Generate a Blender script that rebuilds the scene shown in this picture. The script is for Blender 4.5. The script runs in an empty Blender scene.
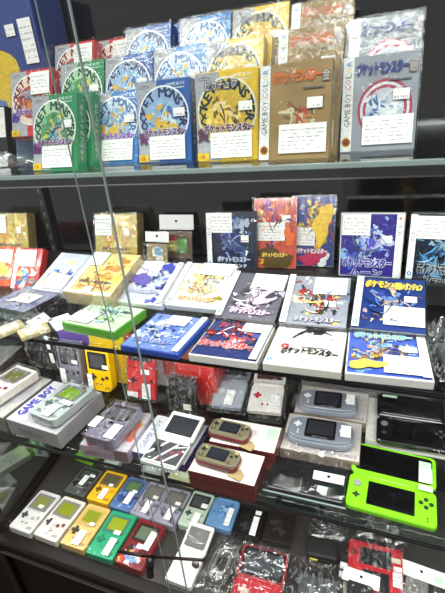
import bpy, bmesh, math, random
from mathutils import Matrix, Vector, Euler, noise

H = 1.55                       # camera height above the floor; all z below are given relative to the camera
COL = bpy.context.scene.collection
PI = math.pi
R = math.radians

# ------------------------------------------------------------------ materials
def lin(c):
    out = []
    for v in c[:3]:
        v = v / 255.0
        out.append(v / 12.92 if v <= 0.04045 else ((v + 0.055) / 1.055) ** 2.4)
    return out + [1.0]

_mats = {}
def P(col, rough=0.45, metal=0.0, spec=0.5, var=0.05, scale=45.0, coat=0.0, bump=0.0, trans=0.0):
    """procedural principled material: colour broken up by a little noise"""
    key = (tuple(col), rough, metal, spec, var, scale, coat, bump, trans)
    if key in _mats:
        return _mats[key]
    m = bpy.data.materials.new('surface_%03d' % len(_mats))
    m.use_nodes = True
    nt = m.node_tree
    b = nt.nodes['Principled BSDF']
    tc = nt.nodes.new('ShaderNodeTexCoord')
    nz = nt.nodes.new('ShaderNodeTexNoise')
    nz.inputs['Scale'].default_value = scale
    nz.inputs['Detail'].default_value = 2.0
    nt.links.new(tc.outputs['Object'], nz.inputs['Vector'])
    mr = nt.nodes.new('ShaderNodeMapRange')
    mr.inputs['From Min'].default_value = 0.3
    mr.inputs['From Max'].default_value = 0.7
    mr.inputs['To Min'].default_value = 1.0 - var
    mr.inputs['To Max'].default_value = 1.0 + var
    nt.links.new(nz.outputs['Fac'], mr.inputs['Value'])
    mx = nt.nodes.new('ShaderNodeMix')
    mx.data_type = 'RGBA'
    mx.blend_type = 'MULTIPLY'
    mx.inputs['Factor'].default_value = 1.0
    mx.inputs[6].default_value = lin(col)
    nt.links.new(mr.outputs['Result'], mx.inputs[7])
    nt.links.new(mx.outputs[2], b.inputs['Base Color'])
    b.inputs['Roughness'].default_value = rough
    b.inputs['Metallic'].default_value = metal
    b.inputs['Specular IOR Level'].default_value = spec
    b.inputs['Coat Weight'].default_value = coat
    b.inputs['Coat Roughness'].default_value = 0.08
    b.inputs['Transmission Weight'].default_value = trans
    if bump:
        bp = nt.nodes.new('ShaderNodeBump')
        bp.inputs['Strength'].default_value = bump
        bp.inputs['Distance'].default_value = 0.002
        nt.links.new(nz.outputs['Fac'], bp.inputs['Height'])
        nt.links.new(bp.outputs['Normal'], b.inputs['Normal'])
    _mats[key] = m
    return m

def clear(name, tint, base, k, rough, bump=0.0, scale=60.0, painted_glint=0.0):
    """thin clear sheet: see-through, with a glossy film whose strength follows the Fresnel law"""
    m = bpy.data.materials.new(name)
    m.use_nodes = True
    nt = m.node_tree
    nt.nodes.remove(nt.nodes['Principled BSDF'])
    out = nt.nodes['Material Output']
    tr = nt.nodes.new('ShaderNodeBsdfTransparent')
    tr.inputs['Color'].default_value = lin(tint)
    gl = nt.nodes.new('ShaderNodeBsdfGlossy')
    gl.inputs['Roughness'].default_value = rough
    gl.inputs['Color'].default_value = (1, 1, 1, 1)
    fr = nt.nodes.new('ShaderNodeLayerWeight')
    fr.inputs['Blend'].default_value = 0.5
    pw = nt.nodes.new('ShaderNodeMath')
    pw.operation = 'POWER'
    pw.inputs[1].default_value = 5.0
    nt.links.new(fr.outputs['Facing'], pw.inputs[0])
    ma = nt.nodes.new('ShaderNodeMath')
    ma.operation = 'MULTIPLY_ADD'
    ma.use_clamp = True
    ma.inputs[1].default_value = k
    ma.inputs[2].default_value = base
    nt.links.new(pw.outputs[0], ma.inputs[0])
    mx = nt.nodes.new('ShaderNodeMixShader')
    nt.links.new(ma.outputs[0], mx.inputs['Fac'])
    nt.links.new(tr.outputs[0], mx.inputs[1])
    nt.links.new(gl.outputs[0], mx.inputs[2])
    nt.links.new(mx.outputs[0], out.inputs['Surface'])
    if painted_glint:
        # glints on the folds put in as white diffuse streaks
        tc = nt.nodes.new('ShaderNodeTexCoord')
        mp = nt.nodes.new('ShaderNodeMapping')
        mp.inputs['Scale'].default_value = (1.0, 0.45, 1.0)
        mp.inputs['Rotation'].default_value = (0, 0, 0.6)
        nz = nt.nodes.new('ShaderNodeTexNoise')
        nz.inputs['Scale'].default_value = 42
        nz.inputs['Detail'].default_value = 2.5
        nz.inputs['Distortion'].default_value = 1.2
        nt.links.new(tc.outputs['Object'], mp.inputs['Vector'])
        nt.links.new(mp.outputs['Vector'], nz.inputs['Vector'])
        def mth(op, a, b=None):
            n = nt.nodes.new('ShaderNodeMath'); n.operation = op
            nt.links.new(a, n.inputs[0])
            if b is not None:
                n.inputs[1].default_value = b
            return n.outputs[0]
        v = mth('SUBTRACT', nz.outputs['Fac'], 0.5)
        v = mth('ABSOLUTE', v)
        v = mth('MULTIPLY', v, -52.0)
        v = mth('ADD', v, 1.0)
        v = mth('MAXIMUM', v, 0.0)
        v = mth('MULTIPLY', v, painted_glint)
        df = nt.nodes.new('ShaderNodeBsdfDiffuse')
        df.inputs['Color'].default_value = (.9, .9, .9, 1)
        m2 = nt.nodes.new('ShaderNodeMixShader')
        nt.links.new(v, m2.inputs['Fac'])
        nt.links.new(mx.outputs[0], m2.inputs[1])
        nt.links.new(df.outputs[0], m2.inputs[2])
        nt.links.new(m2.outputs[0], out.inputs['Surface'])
    if bump:
        tc = nt.nodes.new('ShaderNodeTexCoord')
        nz = nt.nodes.new('ShaderNodeTexNoise')
        nz.inputs['Scale'].default_value = scale
        nz.inputs['Detail'].default_value = 3.0
        nz.inputs['Distortion'].default_value = 0.8
        nt.links.new(tc.outputs['Object'], nz.inputs['Vector'])
        bp = nt.nodes.new('ShaderNodeBump')
        bp.inputs['Strength'].default_value = bump
        bp.inputs['Distance'].default_value = 0.004
        nt.links.new(nz.outputs['Fac'], bp.inputs['Height'])
        nt.links.new(bp.outputs['Normal'], gl.inputs['Normal'])
        nt.links.new(bp.outputs['Normal'], fr.inputs['Normal'])
    return m

FILM = clear('clear_film', (253, 253, 253), 0.03, 0.7, 0.06, 0.35, 70)
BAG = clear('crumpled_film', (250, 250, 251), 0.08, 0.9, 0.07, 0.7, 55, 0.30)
GLASS = clear('pane_glass', (253, 255, 254), 0.010, 0.5, 0.02)
SHELFGLASS = clear('shelf_glass', (244, 250, 248), 0.02, 0.6, 0.03)
SIDEGLASS = clear('side_glass', (214, 220, 218), 0.22, 0.7, 0.03)
ACRYLIC = clear('clear_acrylic', (249, 251, 252), 0.03, 0.7, 0.06)
EDGE = P((120, 136, 134), 0.2, spec=0.6)
EDGE2 = P((136, 150, 150), 0.2, spec=0.6)
EDGE3 = P((30, 36, 36), 0.3)
WHITE = P((240, 239, 236), 0.5)
PAPER = P((244, 243, 240), 0.6)
INK = P((172, 172, 174), 0.6)
INK2 = P((110, 108, 110), 0.6)
BLACK = P((14, 14, 15), 0.35)
DARK = P((30, 30, 32), 0.4)
SCREENB = P((10, 11, 14), 0.12, coat=0.5)
OLIVE = P((140, 148, 36), 0.25, coat=0.3)
SILVERP = P((176, 178, 182), 0.35, metal=0.25)
METAL = P((190, 190, 188), 0.25, metal=1.0)
GREENTAG = P((190, 226, 196), 0.6)

# ------------------------------------------------------------------ mesh building
class MB:
    def __init__(s):
        s.bm = bmesh.new()
        s.m = []
    def mi(s, mat):
        if mat not in s.m:
            s.m.append(mat)
        return s.m.index(mat)
    def merge(s, bm, mat, smooth=False, M=None):
        k = s.mi(mat)
        if M is not None:
            bm.transform(M)
        for f in bm.faces:
            f.material_index = k
            f.smooth = smooth
        me = bpy.data.meshes.new('tmp')
        bm.to_mesh(me)
        bm.free()
        s.bm.from_mesh(me)
        bpy.data.meshes.remove(me)
        return s
    def box(s, x0, x1, y0, y1, z0, z1, mat, bev=0.0, seg=2, M=None):
        bm = bmesh.new()
        bmesh.ops.create_cube(bm, size=1.0)
        for v in bm.verts:
            v.co = Vector((x0 + (v.co.x + .5) * (x1 - x0), y0 + (v.co.y + .5) * (y1 - y0), z0 + (v.co.z + .5) * (z1 - z0)))
        if bev:
            bmesh.ops.bevel(bm, geom=bm.edges[:], offset=bev, segments=seg, profile=0.5, affect='EDGES')
        return s.merge(bm, mat, False, M)
    def prism(s, poly, z0, z1, mat, bev=0.0, seg=2, M=None, smooth=False):
        bm = bmesh.new()
        vs = [bm.verts.new((p[0], p[1], z0)) for p in poly]
        f = bm.faces.new(vs)
        r = bmesh.ops.extrude_face_region(bm, geom=[f])
        top = [g for g in r['geom'] if isinstance(g, bmesh.types.BMVert)]
        for v in top:
            v.co.z = z1
        bmesh.ops.recalc_face_normals(bm, faces=bm.faces[:])
        if bev:
            es = [e for e in bm.edges if abs(e.verts[0].co.z - e.verts[1].co.z) < 1e-7]
            bmesh.ops.bevel(bm, geom=es, offset=bev, segments=seg, profile=0.5, affect='EDGES')
        return s.merge(bm, mat, smooth, M)
    def cyl(s, cx, cy, z0, z1, r, mat, n=20, bev=0.0, M=None):
        return s.prism([(cx + r * math.cos(2 * PI * i / n), cy + r * math.sin(2 * PI * i / n)) for i in range(n)], z0, z1, mat, bev, 1, M)
    def tube(s, pts, r, mat, n=6):
        bm = bmesh.new()
        rings = []
        pts = [Vector(p) for p in pts]
        for i, p in enumerate(pts):
            d = (pts[min(i + 1, len(pts) - 1)] - pts[max(i - 1, 0)]).normalized()
            a = d.cross(Vector((0.13, 0.2, 1))).normalized()
            b = d.cross(a)
            rings.append([bm.verts.new(p + a * r * math.cos(2 * PI * k / n) + b * r * math.sin(2 * PI * k / n)) for k in range(n)])
        for q in range(len(rings) - 1):
            for k in range(n):
                bm.faces.new((rings[q][k], rings[q][(k + 1) % n], rings[q + 1][(k + 1) % n], rings[q + 1][k]))
        bm.faces.new(rings[0][::-1])
        bm.faces.new(rings[-1])
        bmesh.ops.recalc_face_normals(bm, faces=bm.faces[:])
        return s.merge(bm, mat, True)
    def quads(s, polys, mat, smooth=False):
        bm = bmesh.new()
        for p in polys:
            bm.faces.new([bm.verts.new(v) for v in p])
        return s.merge(bm, mat, smooth)
    def build(s, name, parent=None):
        me = bpy.data.meshes.new(name)
        s.bm.to_mesh(me)
        s.bm.free()
        for m in s.m:
            me.materials.append(m)
        o = bpy.data.objects.new(name, me)
        COL.objects.link(o)
        if parent:
            o.parent = parent
        return o

def rr(w, h, r, cx=0.0, cy=0.0, n=5, rbr=None):
    """rounded rectangle, its lower right corner optionally rounder"""
    pts = []
    for qx, qy, a0, rad in ((1, -1, -90, rbr or r), (1, 1, 0, r), (-1, 1, 90, r), (-1, -1, 180, r)):
        ox, oy = cx + qx * (w / 2 - rad), cy + qy * (h / 2 - rad)
        for i in range(n + 1):
            a = R(a0 + 90.0 * i / n)
            pts.append((ox + rad * math.cos(a), oy + rad * math.sin(a)))
    return pts

_txt = {}
def text_polys(t):
    if t in _txt:
        return _txt[t]
    c = bpy.data.curves.new('t', 'FONT')
    c.body = t
    c.resolution_u = 1
    o = bpy.data.objects.new('t', c)
    COL.objects.link(o)
    bpy.context.view_layer.update()
    me = bpy.data.meshes.new_from_object(o.evaluated_get(bpy.context.evaluated_depsgraph_get()))
    vs = [(v.co.x, v.co.y) for v in me.vertices]
    fs = [tuple(f.vertices) for f in me.polygons]
    bpy.data.objects.remove(o)
    bpy.data.curves.remove(c)
    bpy.data.meshes.remove(me)
    x0 = min(v[0] for v in vs); x1 = max(v[0] for v in vs)
    y0 = min(v[1] for v in vs); y1 = max(v[1] for v in vs)
    vs = [(v[0] - x0, v[1] - y0) for v in vs]
    _txt[t] = (vs, fs, x1 - x0, y1 - y0)
    return _txt[t]

class Art:
    """printing on a flat face: layers of flat colour a few hundredths of a millimetre apart.
    Coordinates are fractions of the face: u 0..1 left to right, v 0..1 bottom to top."""
    def __init__(s, w, h, z, x0=None, y0=0.0, rough=0.35, coat=0.25, var=0.13):
        s.w, s.h, s.z = w, h, z
        s.x0 = -w / 2 if x0 is None else x0
        s.y0 = y0
        s.mb = MB()
        s.l = 0
        s.kw = dict(rough=rough, coat=coat, var=var, scale=140)
    def xy(s, u, v):
        return (s.x0 + u * s.w, s.y0 + v * s.h)
    def mat(s, c):
        return c if isinstance(c, bpy.types.Material) else P(c, **s.kw)
    def put(s, polys, c):
        s.l += 1
        z = s.z + 0.00015 + s.l * 0.00004
        s.mb.quads([[(p[0], p[1], z) for p in q] for q in polys], s.mat(c))
    def rect(s, u0, v0, u1, v1, c):
        s.put([[s.xy(u0, v0), s.xy(u1, v0), s.xy(u1, v1), s.xy(u0, v1)]], c)
    def poly(s, pts, c):
        s.put([[s.xy(*p) for p in pts]], c)
    def ell(s, u, v, ru, rv, c, n=28):
        s.put([[s.xy(u + ru * math.cos(2 * PI * i / n), v + rv * math.sin(2 * PI * i / n)) for i in range(n)]], c)
    def ring(s, u, v, ru, rv, k, c, n=32, a0=0, a1=360):
        q = []
        for i in range(n):
            a, b = R(a0 + (a1 - a0) * i / n), R(a0 + (a1 - a0) * (i + 1) / n)
            q.append([s.xy(u + ru * math.cos(a), v + rv * math.sin(a)), s.xy(u + ru * math.cos(b), v + rv * math.sin(b)),
                      s.xy(u + ru * k * math.cos(b), v + rv * k * math.sin(b)), s.xy(u + ru * k * math.cos(a), v + rv * k * math.sin(a))])
        s.put(q, c)
    def blob(s, u, v, ru, rv, c, seed=0, irr=0.35, n=22, clip=True):
        rnd = random.Random(seed)
        ph = [rnd.uniform(0, 2 * PI) for _ in range(4)]
        pts = []
        for i in range(n):
            a = 2 * PI * i / n
            k = 1 + irr * (0.5 * math.sin(2 * a + ph[0]) + 0.35 * math.sin(3 * a + ph[1]) + 0.3 * math.sin(5 * a + ph[2]))
            x, y = u + ru * k * math.cos(a), v + rv * k * math.sin(a)
            if clip:
                x, y = min(max(x, 0.005), 0.995), min(max(y, 0.005), 0.995)
            pts.append(s.xy(x, y))
        s.put([pts], c)
    def streak(s, u0, v0, u1, v1, wd, c):
        """a curved tapering flash of colour"""
        top, bot = [], []
        dx, dy = u1 - u0, v1 - v0
        L = math.hypot(dx, dy)
        nx, ny = -dy / L, dx / L
        for i in range(9):
            t = i / 8
            bend = 0.12 * L * math.sin(PI * t)
            k = wd * math.sin(PI * min(0.08 + t, 1.0)) * (1 - 0.6 * t)
            cx, cy = u0 + dx * t + nx * bend, v0 + dy * t + ny * bend
            top.append((cx + nx * k, cy + ny * k))
            bot.append((cx - nx * k, cy - ny * k))
        s.put([[s.xy(min(max(p[0], .004), .996), min(max(p[1], .004), .996)) for p in top + bot[::-1]]], c)
    def text(s, t, u, v, wu=None, hv=None, c=(20, 20, 20), rot=0.0, shear=0.0, out=None, arch=0.0, bold=0.0):
        """text with its lower left corner at (u, v); wu and hv give its width and height as fractions"""
        vs, fs, tw, th = text_polys(t)
        if rot in (90, -90):
            sx = (wu * s.h / tw) if wu else hv * s.w / th
            sy = (hv * s.w / th) if hv else sx
        else:
            sx = (wu * s.w / tw) if wu else hv * s.h / th
            sy = (hv * s.h / th) if hv else sx
        ox, oy = s.xy(u, v)
        ca, sa = math.cos(R(rot)), math.sin(R(rot))
        def place(dx=0, dy=0, k=1.0):
            o = []
            for x, y in vs:
                X = x * sx + shear * y * sy + dx
                Y = y * sy + dy + arch * sy * th * (1 - (2 * x / tw - 1) ** 2)
                o.append((ox + X * ca - Y * sa, oy + X * sa + Y * ca))
            return o
        def cast(d, col):
            for dx, dy in ((-d, -d), (d, -d), (-d, d), (d, d)):
                pv = place(dx, dy)
                s.put([[pv[i] for i in f] for f in fs], col)
        if out:
            cast(th * sy * 0.10, out)
        if bold:
            cast(th * sy * bold, c)
        else:
            pv = place()
            s.put([[pv[i] for i in f] for f in fs], c)
    def arc_text(s, t, u, v, ru, rv, hv, c, a0, a1, wide=1.0):
        n = len(t)
        polys = []
        for k, ch in enumerate(t):
            if ch == ' ':
                continue
            a = R(a0 + (a1 - a0) * k / (n - 1))
            vs, fs, tw, th = text_polys(ch)
            sc = hv * s.h / th
            cx, cy = s.xy(u + ru * math.cos(a), v + rv * math.sin(a))
            rot = a - PI / 2
            ca, sa = math.cos(rot), math.sin(rot)
            for f in fs:
                q = []
                for i in f:
                    X = (vs[i][0] - tw / 2) * sc * wide
                    Y = (vs[i][1] - th / 2) * sc
                    q.append((cx + X * ca - Y * sa, cy + X * sa + Y * ca))
                polys.append(q)
        d = hv * s.h * .07
        for dx, dy in ((-d, 0), (d, 0), (0, d), (0, -d)):
            s.put([[(p[0] + dx, p[1] + dy) for p in q] for q in polys], c)
    def build(s, name, parent, label=None):
        o = s.mb.build(name, parent)
        if label:
            o['label'] = label
        return o

# ------------------------------------------------------------------ things
def thing(name, label, cat, group=None):
    o = bpy.data.objects.new(name, None)
    o.empty_display_size = 0.02
    COL.objects.link(o)
    o['label'] = label
    o['category'] = cat
    if group:
        o['group'] = group
    return o

def tag(o, label, cat, group=None):
    o['label'] = label
    o['category'] = cat
    if group:
        o['group'] = group
    return o

def kids(o):
    return [c for c in bpy.data.objects if c.parent == o]

def dup(o, label, parent=None):
    c = o.copy()
    COL.objects.link(c)
    if parent:
        c.parent = parent
    elif label:
        c['label'] = label
    for k in kids(o):
        dup(k, None, c)
    return c

def put(o, BL, yaw, tilt, w, t):
    """front face's lower left corner at BL, face leaning back from the horizontal by tilt"""
    e = Euler((R(tilt), 0, R(yaw)))
    M = e.to_matrix()
    o.rotation_euler = e
    o.location = Vector(BL) + M @ Vector((w / 2, 0, -t)) + Vector((0, 0, H))
    return o

def lay(o, cx, cy, z, yaw, h):
    """lying flat on height z, centre at cx, cy"""
    o.rotation_euler = (0, 0, R(yaw))
    o.location = Vector((cx, cy, z + H)) + Euler((0, 0, R(yaw))).to_matrix() @ Vector((0, -h / 2, 0))
    return o

def sticker(parent, x0, y0, w, h, z, name='price_label', rows=3, seed=0, mat=None, head=None):
    """paper label with its ruled lines and faint unreadable print"""
    rnd = random.Random(seed + int(w * 9999))
    a = Art(w, h, z, x0, y0, rough=0.6, coat=0.0, var=0.03)
    a.rect(0, 0, 1, 1, mat or PAPER)
    q = []
    for r_ in range(rows):
        v = 0.12 + 0.8 * r_ / max(rows, 1)
        u = 0.06
        while u < 0.88:
            l = rnd.uniform(0.04, 0.14)
            if rnd.random() < 0.72:
                q.append([a.xy(u, v), a.xy(min(u + l, .94), v), a.xy(min(u + l, .94), v + 0.20 / rows), a.xy(u, v + 0.20 / rows)])
            u += l + 0.05
    if q:
        a.put(q, INK)
    if rows > 2:
        a.put([[a.xy(0.04, t), a.xy(0.96, t), a.xy(0.96, t + .012), a.xy(0.04, t + .012)] for t in (0.3, 0.55, 0.8)], P((176, 176, 178), .6))
    if head:
        a.rect(0, 0.72, 1, 1, head)
    return a.build(name, parent)

def film(parent, w, h, t, mat=None, grow=0.003, seed=0, amp=0.0015, nx=14, ny=16, flare=0.0, name='plastic_sleeve', drop=None, y0=0.0):
    """a loose clear bag drawn over a flat thing: crinkled top sheet with skirts down to the base"""
    mat = mat or FILM
    bm = bmesh.new()
    hw = w / 2 + grow
    hy0, hy1 = -grow + y0, h + grow + y0
    off = Vector((seed * 3.1, seed * 1.7, 0.3))
    grid = []
    for j in range(ny + 1):
        row = []
        for i in range(nx + 1):
            u, v = i / nx, j / ny
            x, y = -hw + 2 * hw * u, hy0 + (hy1 - hy0) * v
            n1 = noise.noise(Vector((x * 60, y * 60, 0)) + off)
            n2 = noise.noise(Vector((x * 25, y * 25, 4)) + off)
            z = t + 0.0016 + amp * (1 - abs(n1) * 2) * 0.8 + amp * abs(n2) * 1.6
            row.append(bm.verts.new((x, y, max(z, t + 0.0011))))
        grid.append(row)
    for j in range(ny):
        for i in range(nx):
            a, b, c, d = grid[j][i], grid[j][i + 1], grid[j + 1][i + 1], grid[j + 1][i]
            if (i + j) % 2:
                bm.faces.new((a, b, c)); bm.faces.new((a, c, d))
            else:
                bm.faces.new((a, b, d)); bm.faces.new((b, c, d))
    loop = grid[0][:] + [grid[j][nx] for j in range(1, ny + 1)] + grid[ny][::-1][1:] + [grid[j][0] for j in range(ny - 1, 0, -1)]
    low = []
    zb = 0.0005 if drop is None else drop
    for v in loop:
        n = noise.noise(v.co * 50 + off)
        k = 1 + flare / max(w, h) * (1 + n)
        cy = h / 2 + y0
        low.append(bm.verts.new((v.co.x * k, cy + (v.co.y - cy) * k, zb)))
    for i in range(len(loop)):
        k = (i + 1) % len(loop)
        bm.faces.new((loop[i], low[i], low[k], loop[k]))
    bmesh.ops.recalc_face_normals(bm, faces=bm.faces[:])
    mb = MB()
    mb.merge(bm, mat, False)
    return mb.build(name, parent)

# ---- boxed cartridge games with an oval emblem on the front
GW, GH, GT = 0.108, 0.137, 0.026
def monster_box(label, main, ink, kanji, kcol, pal, group, seed, inner, rim=(245, 245, 245), script=None, side=None, stickers=True):
    o = thing('game_box', label, 'game box', group)
    mb = MB()
    mb.box(-GW / 2, GW / 2, 0, GH, 0, GT, P(side or main, 0.4, coat=.25), 0.0012)
    mb.build('carton', o)
    a = Art(GW, GH, GT)
    a.rect(0.01, 0.01, 0.99, 0.99, main)
    a.poly([(0.01, 0.01), (0.40, 0.01), (0.34, 0.5), (0.40, 0.99), (0.01, 0.99)], (172, 176, 182))
    a.text('GAME BOY', 0.55, 0.915, wu=0.36, c=(236, 240, 245))
    a.rect(0.58, 0.885, 0.9, 0.895, (220, 228, 235))
    a.ell(0.16, 0.93, 0.10, 0.022, (120, 124, 130))
    a.text('Nintendo', 0.09, 0.92, wu=0.14, c=(236, 236, 236))
    a.ell(0.5, 0.55, 0.475, 0.385, rim)
    a.ell(0.5, 0.55, 0.45, 0.365, inner)
    a.arc_text('POCKET MONSTERS', 0.5, 0.55, 0.372, 0.302, 0.105, ink, 214, -34, 1.1)
    a.ell(0.5, 0.52, 0.30, 0.25, pal[0])
    rnd = random.Random(seed)
    for k in range(26):
        q = 1.0 if k < 7 else .4
        a.blob(0.5 + rnd.uniform(-.22, .22), 0.52 + rnd.uniform(-.17, .19), q * rnd.uniform(.06, .14), q * rnd.uniform(.05, .11), pal[k % len(pal)], seed + k, 0.6)
    a.blob(0.5, 0.45, 0.11, 0.09, pal[1], seed + 30, .4)
    for k in range(7):
        a.streak(.5 + rnd.uniform(-.15, .15), .5 + rnd.uniform(-.1, .15), .5 + rnd.uniform(-.28, .28), .54 + rnd.uniform(-.2, .22), .014, ink if k % 2 else pal[3])
    if script:
        a.text(script, 0.16, 0.80, wu=0.5, hv=0.10, c=(250, 226, 60), shear=0.2, out=(40, 80, 170))
    a.rect(0.01, 0.01, 0.2, 0.10, (232, 190, 50))
    a.text(kanji, 0.03, 0.23, hv=0.15, c=kcol, bold=.04)
    a.text('ポケットモンスター', 0.14, 0.325, wu=0.78, hv=0.095, c=kcol, out=(235, 228, 242), bold=.05)
    a.text('GB', 0.04, 0.03, wu=0.1, c=(150, 80, 40))
    a.build('printed_cover', o)
    # spine print on the right side
    s = MB()
    vs, fs, tw, th = text_polys('ポケットモンスター')
    k = 0.10 / tw
    s.quads([[(GW / 2 + 0.0004, 0.118 - vs[i][0] * k, 0.008 + vs[i][1] * k * 1.0) for i in f] for f in fs], P((226, 226, 230), .5))
    s.build('spine_print', o)
    if stickers:
        sticker(o, -GW / 2 + 0.24 * GW, 0.035 * GH, 0.66 * GW, 0.29 * GH, GT + 0.0034, 'condition_label', 6, seed)
        sticker(o, -GW / 2 + 0.70 * GW, 0.55 * GH, 0.21 * GW, 0.10 * GH, GT + 0.0034, 'price_label', 1, seed)
    film(o, GW, GH, GT, FILM, 0.0022, seed, 0.0009)
    return o

COLORLET = [((200, 40, 60), 'C'), ((110, 50, 140), 'O'), ((60, 140, 60), 'L'), ((220, 180, 40), 'O'), ((40, 120, 190), 'R')]
def color_box(label, base, title, kanji, kcol, pal, group, seed, rings=False, tout=None):
    o = thing('game_box', label, 'game box', group)
    mb = MB()
    mb.box(-GW / 2, GW / 2, 0, GH, 0, GT, P(base, 0.4), 0.0012)
    mb.build('carton', o)
    a = Art(GW, GH, GT)
    a.rect(0.01, 0.01, 0.99, 0.99, P(base, 0.45, var=.15, scale=25))
    if rings:
        for k, c in ((1, (170, 60, 90)), (.9, (222, 222, 228)), (.8, (170, 60, 90)), (.7, (200, 205, 214))):
            a.ell(0.58, 0.44, 0.36 * k, 0.31 * k, c)
    rnd = random.Random(seed)
    for k in range(24):
        q = 1.0 if k < 7 else .4
        a.blob(0.58 + rnd.uniform(-.2, .22), 0.42 + rnd.uniform(-.2, .16), q * rnd.uniform(.04, .11), q * rnd.uniform(.03, .10), pal[k % len(pal)], seed + k, .7)
    for k in range(9):
        a.streak(0.55 + rnd.uniform(-.1, .1), 0.42 + rnd.uniform(-.1, .1), 0.55 + rnd.uniform(-.25, .35), 0.45 + rnd.uniform(-.3, .22), .018, pal[k % len(pal)])
    a.rect(0.01, 0.01, 0.155, 0.99, (238, 238, 236))
    a.text('GAME BOY', 0.122, 0.27, wu=0.36, hv=0.075, c=(30, 30, 34), rot=90)
    v = 0.66
    for c, ch in COLORLET:
        a.text(ch, 0.122, v, wu=0.05, hv=0.08, c=c, rot=90)
        v += 0.062
    a.ell(0.085, 0.11, 0.062, 0.05, (196, 140, 40))
    a.ell(0.085, 0.11, 0.045, 0.036, (120, 60, 30))
    a.text('ポケットモンスター', 0.19, 0.795, wu=0.66, hv=0.13, c=kcol, bold=.055)
    a.text(kanji, 0.87, 0.79, wu=0.10, hv=0.10, c=(210, 200, 190), out=(110, 100, 100))
    a.rect(0.62, 0.72, 0.9, 0.735, (90, 90, 90))
    a.build('printed_cover', o)
    sticker(o, -GW / 2 + 0.30 * GW, 0.07 * GH, 0.66 * GW, 0.30 * GH, GT + 0.0034, 'condition_label', 6, seed)
    sticker(o, -GW / 2 + 0.68 * GW, 0.52 * GH, 0.21 * GW, 0.11 * GH, GT + 0.0034, 'price_label', 1, seed)
    film(o, GW, GH, GT, FILM, 0.0022, seed, 0.0009)
    return o

# ---- keep cases (twin-screen handheld games)
DW, DH, DT = 0.124, 0.135, 0.0155
def keep_case(label, strip, stripside, bg, pal, title, tcol, tout, group, seed, ty=0.12, tw=0.76, th=0.13, labels=(), case=None,
              w=DW, h=DH, t=DT, title2=None, mid=0.5, name='game_case', nblob=12, sleeve=True, splash=None, bag=False, arch=0.0, tx=None):
    o = thing(name, label, 'game case', group)
    mb = MB()
    mb.box(-w / 2, w / 2, 0, h, 0, t, P(case or (22, 22, 24), 0.25, coat=.5), 0.0018)
    mb.build('case', o)
    a = Art(w, h, t, coat=0.5, rough=.3)
    a.rect(0.02, 0.02, 0.98, 0.98, bg)
    u0, u1 = (0.125, 0.975) if stripside == 'l' else (0.025, 0.87)
    if stripside is None:
        u0, u1 = 0.025, 0.975
    rnd = random.Random(seed)
    um = (u0 + u1) / 2
    shade = lambda c, q: tuple(min(255, max(0, int(v * q))) for v in c)
    for k in range(nblob * 6):
        u = min(max(um + rnd.gauss(0, .19), u0 + .06), u1 - .06)
        v = min(max(mid + rnd.gauss(0, .18), .08), .92)
        big = k < nblob * .6
        c = pal[k % len(pal)] if k % 3 else shade(pal[k % len(pal)], (.42, 1.3, .7)[(k // 3) % 3])
        a.blob(u, v, rnd.uniform(.07, .13) if big else rnd.uniform(.010, .042), rnd.uniform(.05, .11) if big else rnd.uniform(.010, .040), c, seed + k, .9)
    for k in range(nblob * 2):
        x, y = um + rnd.gauss(0, .13), mid + rnd.gauss(0, .12)
        a.streak(x, y, min(max(x + rnd.uniform(-.32, .32), u0), u1), y + rnd.uniform(-.28, .28), rnd.uniform(.005, .02), shade(pal[(k + 1) % len(pal)], (1, .5, 1.25)[k % 3]))
    if splash:
        for (u, v, ru, rv, c) in splash:
            a.blob(u, v, ru, rv, c, seed + 77, .45)
    if title:
        a.text(title, (u0 + (u1 - u0) * (1 - tw) / 2) if tx is None else tx, ty, wu=tw * (u1 - u0), hv=th, c=tcol, out=tout, shear=0.05, arch=arch, bold=.045)
    if title2:
        a.text(title2, u0 + (u1 - u0) * 0.2, ty - th * 1.0, wu=(u1 - u0) * .6, hv=th * .75, c=tcol, out=tout, bold=.045)
    if stripside == 'l':
        a.rect(0.02, 0.02, 0.12, 0.98, strip)
        a.text('DS', 0.095, 0.60, wu=0.12, hv=0.05, c=(130, 130, 134), rot=90)
        a.rect(0.045, 0.3, 0.05, 0.55, (190, 190, 192))
        a.ell(0.07, 0.10, 0.034, 0.034, (60, 130, 190))
        a.ell(0.07, 0.10, 0.018, 0.018, (220, 232, 240))
    elif stripside == 'r':
        a.rect(0.875, 0.02, 0.98, 0.98, strip)
        a.text('3DS', 0.955, 0.66, wu=0.16, hv=0.05, c=(150, 150, 154), rot=90)
        a.rect(0.92, 0.3, 0.926, 0.6, (200, 200, 202))
        a.ell(0.93, 0.92, 0.02, 0.02, (230, 150, 60))
    a.build('cover_insert', o)
    for i, (u, v, lw, lh, kind) in enumerate(labels):
        sticker(o, -w / 2 + u * w, v * h, lw * w, lh * h, t + (0.0034 if sleeve else 0.0022), 'price_label' if kind == 'p' else 'condition_label', 1 if kind == 'p' else 5, seed + i)
    if sleeve:
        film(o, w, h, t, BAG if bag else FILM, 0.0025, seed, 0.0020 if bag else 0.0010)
    return o

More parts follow.
